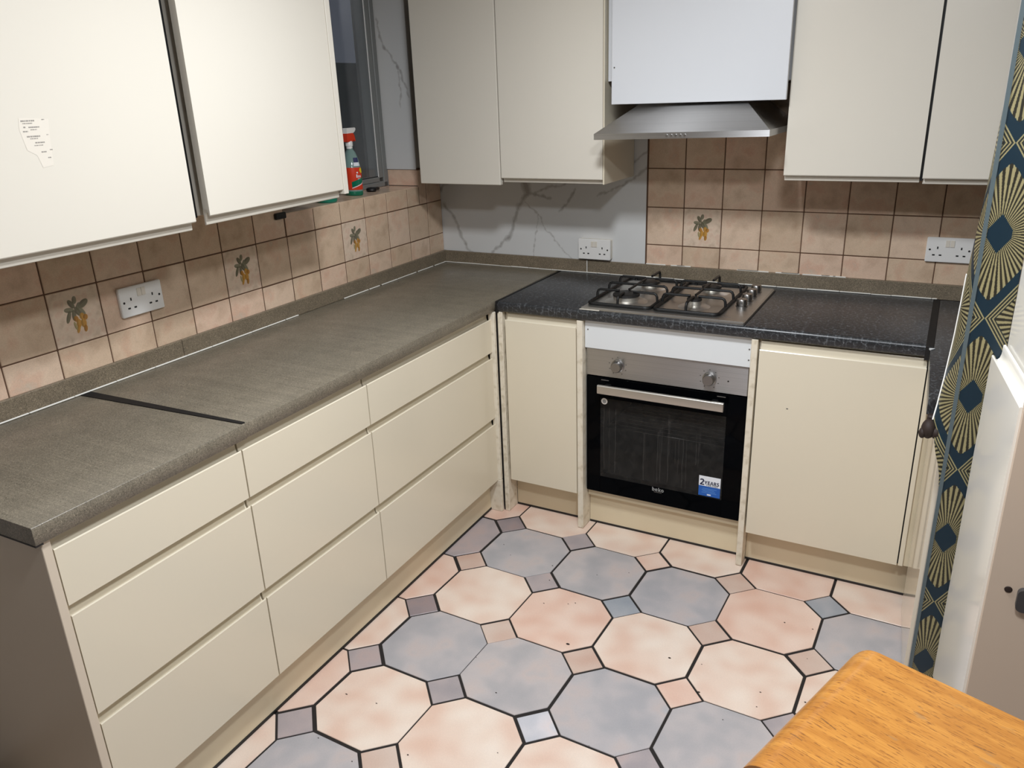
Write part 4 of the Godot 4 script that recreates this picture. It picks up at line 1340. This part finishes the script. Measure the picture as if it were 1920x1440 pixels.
# ---------------------------------------------------------------- small things
func socket(at: Vector3, depth: float, side: String, label: String):
	# double wall socket, 146 x 86 mm; `at` is the plate's centre on the wall face
	var t := thing("wall_socket", label, "socket", at, side == "left", "double wall sockets")
	var u := Vector3.RIGHT if side == "back" else Vector3(0, 0, -1)
	var w := Vector3.BACK if side == "back" else Vector3.RIGHT
	var o := at + w * depth
	if depth > 0.02:
		var bb := MB.new()
		bb.ext(rounded(-0.072, 0.072, -0.042, 0.042, 0.004), at, u, Vector3.UP, w * (depth - 0.009), 30.0)
		part("back_box", bb, "switch_white", t)
	var pm := MB.new()
	pm.ext(rounded(-0.0730, 0.0730, -0.0432, 0.0432, 0.004), o - w * 0.009, u, Vector3.UP, w * 0.0075, 30.0)
	pm.ext(rounded(-0.0715, 0.0715, -0.0417, 0.0417, 0.004), o - w * 0.0015, u, Vector3.UP, w * 0.0015, 30.0)
	part("plate", pm, "white_plastic", t)
	for s in [-1.0, 1.0]:
		var rk := MB.new()
		rk.ext(V2([[-0.0062, 0.011], [0.0062, 0.011], [0.0062, 0.034], [-0.0062, 0.034]]), o + u * s * 0.0075, u, Vector3.UP, w * 0.0025, 5.0)
		part("switch", rk, "switch_white", t)
		var h := MB.new()
		for q in [[0.037, 0.013, 0.0022, 0.0042], [0.0265, -0.0125, 0.0042, 0.0024], [0.0475, -0.0125, 0.0042, 0.0024]]:
			h.ext(V2([[-q[2], -q[3]], [q[2], -q[3]], [q[2], q[3]], [-q[2], q[3]]]), o + u * s * q[0] + Vector3(0, q[1] - 0.006, 0), u, Vector3.UP, w * 0.0004, 5.0)
		part("pin_holes", h, "black", t, "three dark pin holes")
		var sc := MB.new()
		sc.lathe([Vector2(0.0036, 0), Vector2(0.003, 0.001), Vector2(0, 0.001)], o + u * s * 0.061, w, 12)
		part("screw", sc, "dark", t)

func small_things():
	socket(Vector3(0.0076, 1.1260, 1.691), 0.0125, "left", "white double wall socket on the tiled left wall")
	socket(Vector3(0.7975, 1.0175, 0.006), 0.031, "back", "white double wall socket standing proud on the marble-effect panel")
	socket(Vector3(2.134, 1.0885, 0.0076), 0.0125, "back", "white double wall socket on the tiles half hidden by the wallpapered pier")
	# spray bottle on the window board
	var b := Vector3(-0.085, SILL, 0.527)
	var t := thing("spray_bottle", "red and green trigger spray cleaner bottle on the window sill", "bottle", b, true)
	var bm := MB.new()
	bm.lathe([Vector2(0, 0), Vector2(0.040, 0.001), Vector2(0.043, 0.006), Vector2(0.043, 0.018)], b, Vector3.UP, 28, 0.62)
	part("base", bm, "green", t, "dark green base")
	var bm2 := MB.new()
	bm2.lathe([Vector2(0.043, 0.018), Vector2(0.043, 0.095), Vector2(0.041, 0.118), Vector2(0.034, 0.148), Vector2(0.024, 0.172), Vector2(0.015, 0.184), Vector2(0.013, 0.188)], b, Vector3.UP, 28, 0.62)
	part("body", bm2, "bottle", t)
	var lb := MB.new()
	lb.lathe([Vector2(0.0432, 0.024), Vector2(0.0436, 0.025), Vector2(0.0436, 0.096), Vector2(0.0424, 0.113), Vector2(0.0412, 0.113)], b, Vector3.UP, 28, 0.625)
	var lab := part("label", lb, "red", t, "red label")
	# printed patches that follow the bottle: angle from, angle to, height at the two ends, thickness
	for q in [["label_band", "green", [[-70, 0, 0.034, 0.050, 0.022], [0, 42, 0.050, 0.066, 0.020]], "green swoosh"], ["label_edge", "paper", [[-70, 0, 0.030, 0.046, 0.003], [0, 42, 0.046, 0.062, 0.003]], "pale edge of the swoosh"],
			["label_print", "paper", [[-38, -31, 0.073, 0.073, 0.013], [-28, -24, 0.073, 0.073, 0.009], [-20, -16, 0.073, 0.073, 0.009], [-12, -4, 0.0735, 0.0735, 0.008], [-35, -25, 0.090, 0.090, 0.006], [-30, 0, 0.0665, 0.0675, 0.002]], "white print"],
			["shield", "paper", [[-48, 2, 0.119, 0.119, 0.014]], "white shield print"], ["emblem", "navy_print", [[-44, -2, 0.134, 0.134, 0.018]], "navy emblem print"]]:
		var pm := MB.new()
		for p in q[2]: bottle_patch(pm, b, p[0], p[1], p[2], p[3], p[4])
		part(q[0], pm, q[1], lab, q[3])
	var yd := MB.new()
	for k in 20:
		var a0 := TAU * k / 20
		var a1 := TAU * (k + 1) / 20
		var c0 := on_bottle(b, 6.0, 0.101)
		yd.tri(c0, on_bottle(b, 6.0 + 17.0 * cos(a0), 0.101 + 0.0105 * sin(a0)), on_bottle(b, 6.0 + 17.0 * cos(a1), 0.101 + 0.0105 * sin(a1)), Vector3(1, 0, 0), Vector3(1, 0, 0), Vector3(1, 0, 0))
	part("roundel", yd, "yellow", lab, "yellow round spot on the label")
	var nk := MB.new()
	nk.lathe([Vector2(0.0125, 0.186), Vector2(0.0125, 0.196), Vector2(0.015, 0.197), Vector2(0.015, 0.212), Vector2(0.012, 0.216), Vector2(0, 0.216)], b, Vector3.UP, 20)
	part("collar", nk, "white_plastic", t)
	var hd := MB.new()
	hd.ext(V2([[-0.022, 0.214], [0.014, 0.214], [0.020, 0.222], [0.026, 0.214], [0.031, 0.216], [0.026, 0.238], [0.018, 0.247], [-0.022, 0.246]]), b + Vector3(-0.011, 0, 0), Vector3(0, 0, -1), Vector3.UP, Vector3(0.022, 0, 0), 30.0)
	part("trigger", hd, "red", t, "red trigger head")
	var nz := MB.new()
	nz.ext(V2([[-0.020, 0.246], [0.020, 0.246], [0.032, 0.252], [0.036, 0.267], [-0.018, 0.267]]), b + Vector3(-0.010, 0, 0), Vector3(0, 0, -1), Vector3.UP, Vector3(0.020, 0, 0), 30.0)
	nz.lathe([Vector2(0.006, 0), Vector2(0.007, 0.006), Vector2(0.0, 0.006)], b + Vector3(0, 0.2605, -0.036), Vector3(0, 0, -1), 12)
	part("nozzle", nz, "white_plastic", t, "white nozzle")
	# teal bottle behind the cabinet, only its foot in sight
	var g := Vector3(-0.05, SILL, 0.745)
	var t2 := thing("soap_bottle", "teal green bottle mostly hidden behind the ajar wall cabinet on the sill", "bottle", g, true)
	var gm := MB.new()
	gm.lathe([Vector2(0, 0), Vector2(0.042, 0.001), Vector2(0.047, 0.007), Vector2(0.047, 0.11), Vector2(0.040, 0.14), Vector2(0.017, 0.158), Vector2(0.014, 0.165)], g, Vector3.UP, 28, 0.75)
	part("body", gm, "teal", t2)
	var gc := MB.new()
	gc.lathe([Vector2(0.0165, 0.163), Vector2(0.0165, 0.186), Vector2(0.012, 0.19), Vector2(0, 0.19)], g, Vector3.UP, 20)
	part("cap", gc, "white_plastic", t2)
	# black plug
	var k := Vector3(-0.085, SILL, 0.385)
	var t3 := thing("sink_plug", "small black rubber plug lying on the window sill", "plug", k, true)
	var km := MB.new()
	km.lathe([Vector2(0.0, 0.001), Vector2(0.019, 0.001), Vector2(0.023, 0.006), Vector2(0.022, 0.014), Vector2(0.016, 0.018), Vector2(0.0, 0.019)], k + Vector3(0, 0, 0.022), Vector3.UP, 20)
	part("disc", km, "black", t3)
	var kt := MB.new()
	kt.tube([k + Vector3(0, 0.012, 0.004), k + Vector3(-0.004, 0.010, -0.018), k + Vector3(-0.010, 0.008, -0.040), k + Vector3(-0.022, 0.006, -0.056)], 0.006, 8)
	part("tail", kt, "black", t3)
	single("cable_clip", bx(0.001, 0.018, 1.268, 1.290, 1.045, 1.098, 0.003), "black", "small black plastic block at the near end of the window sill", "block", Vector3(0.008, 1.27, 1.07), true)
	# crumbs on the floor and on the worktop
	rng.seed = 101
	var cr := MB.new()
	for i in 46:
		var cx := rng.randf_range(0.72, 2.0)
		var cz := rng.randf_range(0.75, 2.5)
		var l := rng.randf_range(0.0012, 0.0032) * (2.2 if i % 9 == 0 else 1.0)
		cr.sphere(Vector3(cx, 0.0008, cz), Vector3(l, 0.0009, l * rng.randf_range(0.4, 0.8)), 6, 4)
	var cs := single("crumbs", cr, "brown", "scattered dark crumbs on the octagonal floor tiles", "crumbs", Vector3(1.3, 0, 1.5))
	cs.set_meta("kind", "stuff")
	table()

func on_bottle(b: Vector3, deg: float, y: float) -> Vector3:
	var r := 0.0443
	if y > 0.095: r = lerpf(0.0443, 0.0424, clampf((y - 0.095) / 0.023, 0, 1))
	if y > 0.118: r = lerpf(0.0424, 0.0352, clampf((y - 0.118) / 0.030, 0, 1))
	return b + Vector3(r * cos(deg_to_rad(deg)), y, -r * 0.64 * sin(deg_to_rad(deg)))

func bottle_patch(m: MB, b: Vector3, d0: float, d1: float, y0: float, y1: float, h: float):
	var n := maxi(1, int((d1 - d0) / 7.0))
	for i in n:
		var a := lerpf(d0, d1, float(i) / n)
		var c := lerpf(d0, d1, float(i + 1) / n)
		var ya := lerpf(y0, y1, float(i) / n)
		var yc := lerpf(y0, y1, float(i + 1) / n)
		var na := Vector3(cos(deg_to_rad(a)), 0, -sin(deg_to_rad(a)) / 0.64).normalized()
		var nc := Vector3(cos(deg_to_rad(c)), 0, -sin(deg_to_rad(c)) / 0.64).normalized()
		m.quad4(on_bottle(b, a, ya), on_bottle(b, c, yc), on_bottle(b, c, yc + h), on_bottle(b, a, ya + h), na, nc, nc, na)

func corner_cut(a: float) -> float:
	var q := 0.030
	return q - sqrt(maxf(0.0, q * q - (q - a) * (q - a))) if a < q else 0.0

func table():
	# bent plywood top that rolls down along its left edge
	var c := Vector3(2.113, 0.75, 1.923)        # far left corner of the flat, before the roll
	var e := Vector3(0.204, 0, 0.070).normalized()     # to the right
	var f := Vector3(-0.070, 0, 0.204).normalized()    # towards the viewer
	var R := 0.045
	var t := thing("table", "orange varnished plywood table with a rolled-down left edge and scratches", "table", c + e * 0.4 + f * 0.18 - Vector3(0, 0.75, 0))
	var prof := []                                   # (across, height, outward normal)
	for i in 11:
		var a := deg_to_rad(180.0 - 9.0 * i)         # 180 = facing left, 90 = up
		prof.append([R * cos(a), R * sin(a) - R, cos(a), sin(a)])
	prof.push_front([-R, -R - 0.035, -1.0, 0.0])
	for x in [0.012, 0.03, 0.75]: prof.append([x, 0.0, 0.0, 1.0])
	var Ld := 0.352
	var th := 0.016
	var m := MB.new()
	var s := 0.0
	for i in prof.size() - 1:
		var p = prof[i]
		var q = prof[i + 1]
		var ds := Vector2(q[0] - p[0], q[1] - p[1]).length()
		var n0: Vector3 = e * p[2] + Vector3.UP * p[3]
		var n1: Vector3 = e * q[2] + Vector3.UP * q[3]
		var P0: Vector3 = c + e * p[0] + Vector3.UP * p[1]
		var P1: Vector3 = c + e * q[0] + Vector3.UP * q[1]
		var J := 8
		# the far left corner is rounded in plan
		var c0 := corner_cut(p[0] + R)
		var c1 := corner_cut(q[0] + R)
		for j in J:
			var f0 := lerpf(c0, Ld, float(j) / J)
			var f1 := lerpf(c0, Ld, float(j + 1) / J)
			var g0 := lerpf(c1, Ld, float(j) / J)
			var g1 := lerpf(c1, Ld, float(j + 1) / J)
			m.quad4(P0 + f * f0, P1 + f * g0, P1 + f * g1, P0 + f * f1, n0, n1, n1, n0, Vector2(s / 0.86, f0 / 0.62), Vector2((s + ds) / 0.86, g0 / 0.62), Vector2((s + ds) / 0.86, g1 / 0.62), Vector2(s / 0.86, f1 / 0.62))
			m.quad4(P0 - n0 * th + f * f0, P1 - n1 * th + f * g0, P1 - n1 * th + f * g1, P0 - n0 * th + f * f1, -n0, -n1, -n1, -n0)
		s += ds
	part("tabletop", m, "wood", t)
	var ed := MB.new()
	for z in [0.0, Ld]:
		var nn := -f if z == 0.0 else f
		for i in prof.size() - 1:
			var p = prof[i]
			var q = prof[i + 1]
			var n0: Vector3 = e * p[2] + Vector3.UP * p[3]
			var n1: Vector3 = e * q[2] + Vector3.UP * q[3]
			var P0: Vector3 = c + e * p[0] + Vector3.UP * p[1] + f * (z if z > 0.0 else corner_cut(p[0] + R))
			var P1: Vector3 = c + e * q[0] + Vector3.UP * q[1] + f * (z if z > 0.0 else corner_cut(q[0] + R))
			ed.quad4(P0, P1, P1 - n1 * th, P0 - n0 * th, nn, nn, nn, nn)
	var lo: Vector3 = c - e * R + Vector3.UP * (-R - 0.035)
	ed.quad4(lo + f * 0.03, lo + f * Ld, lo + f * Ld + e * th, lo + f * 0.03 + e * th, Vector3.DOWN, Vector3.DOWN, Vector3.DOWN, Vector3.DOWN)
	part("edge_band", ed, "wood_edge", t)
	for q in [[0.06, 0.04], [0.06, Ld - 0.04], [0.69, 0.04], [0.69, Ld - 0.04]]:
		var lg := MB.new()
		var top: Vector3 = c + e * q[0] + f * q[1] - Vector3.UP * 0.016
		lg.lathe([Vector2(0.014, -0.734), Vector2(0.016, -0.73), Vector2(0.019, 0.0)], top, Vector3.UP, 14)
		part("leg", lg, "iron", t)
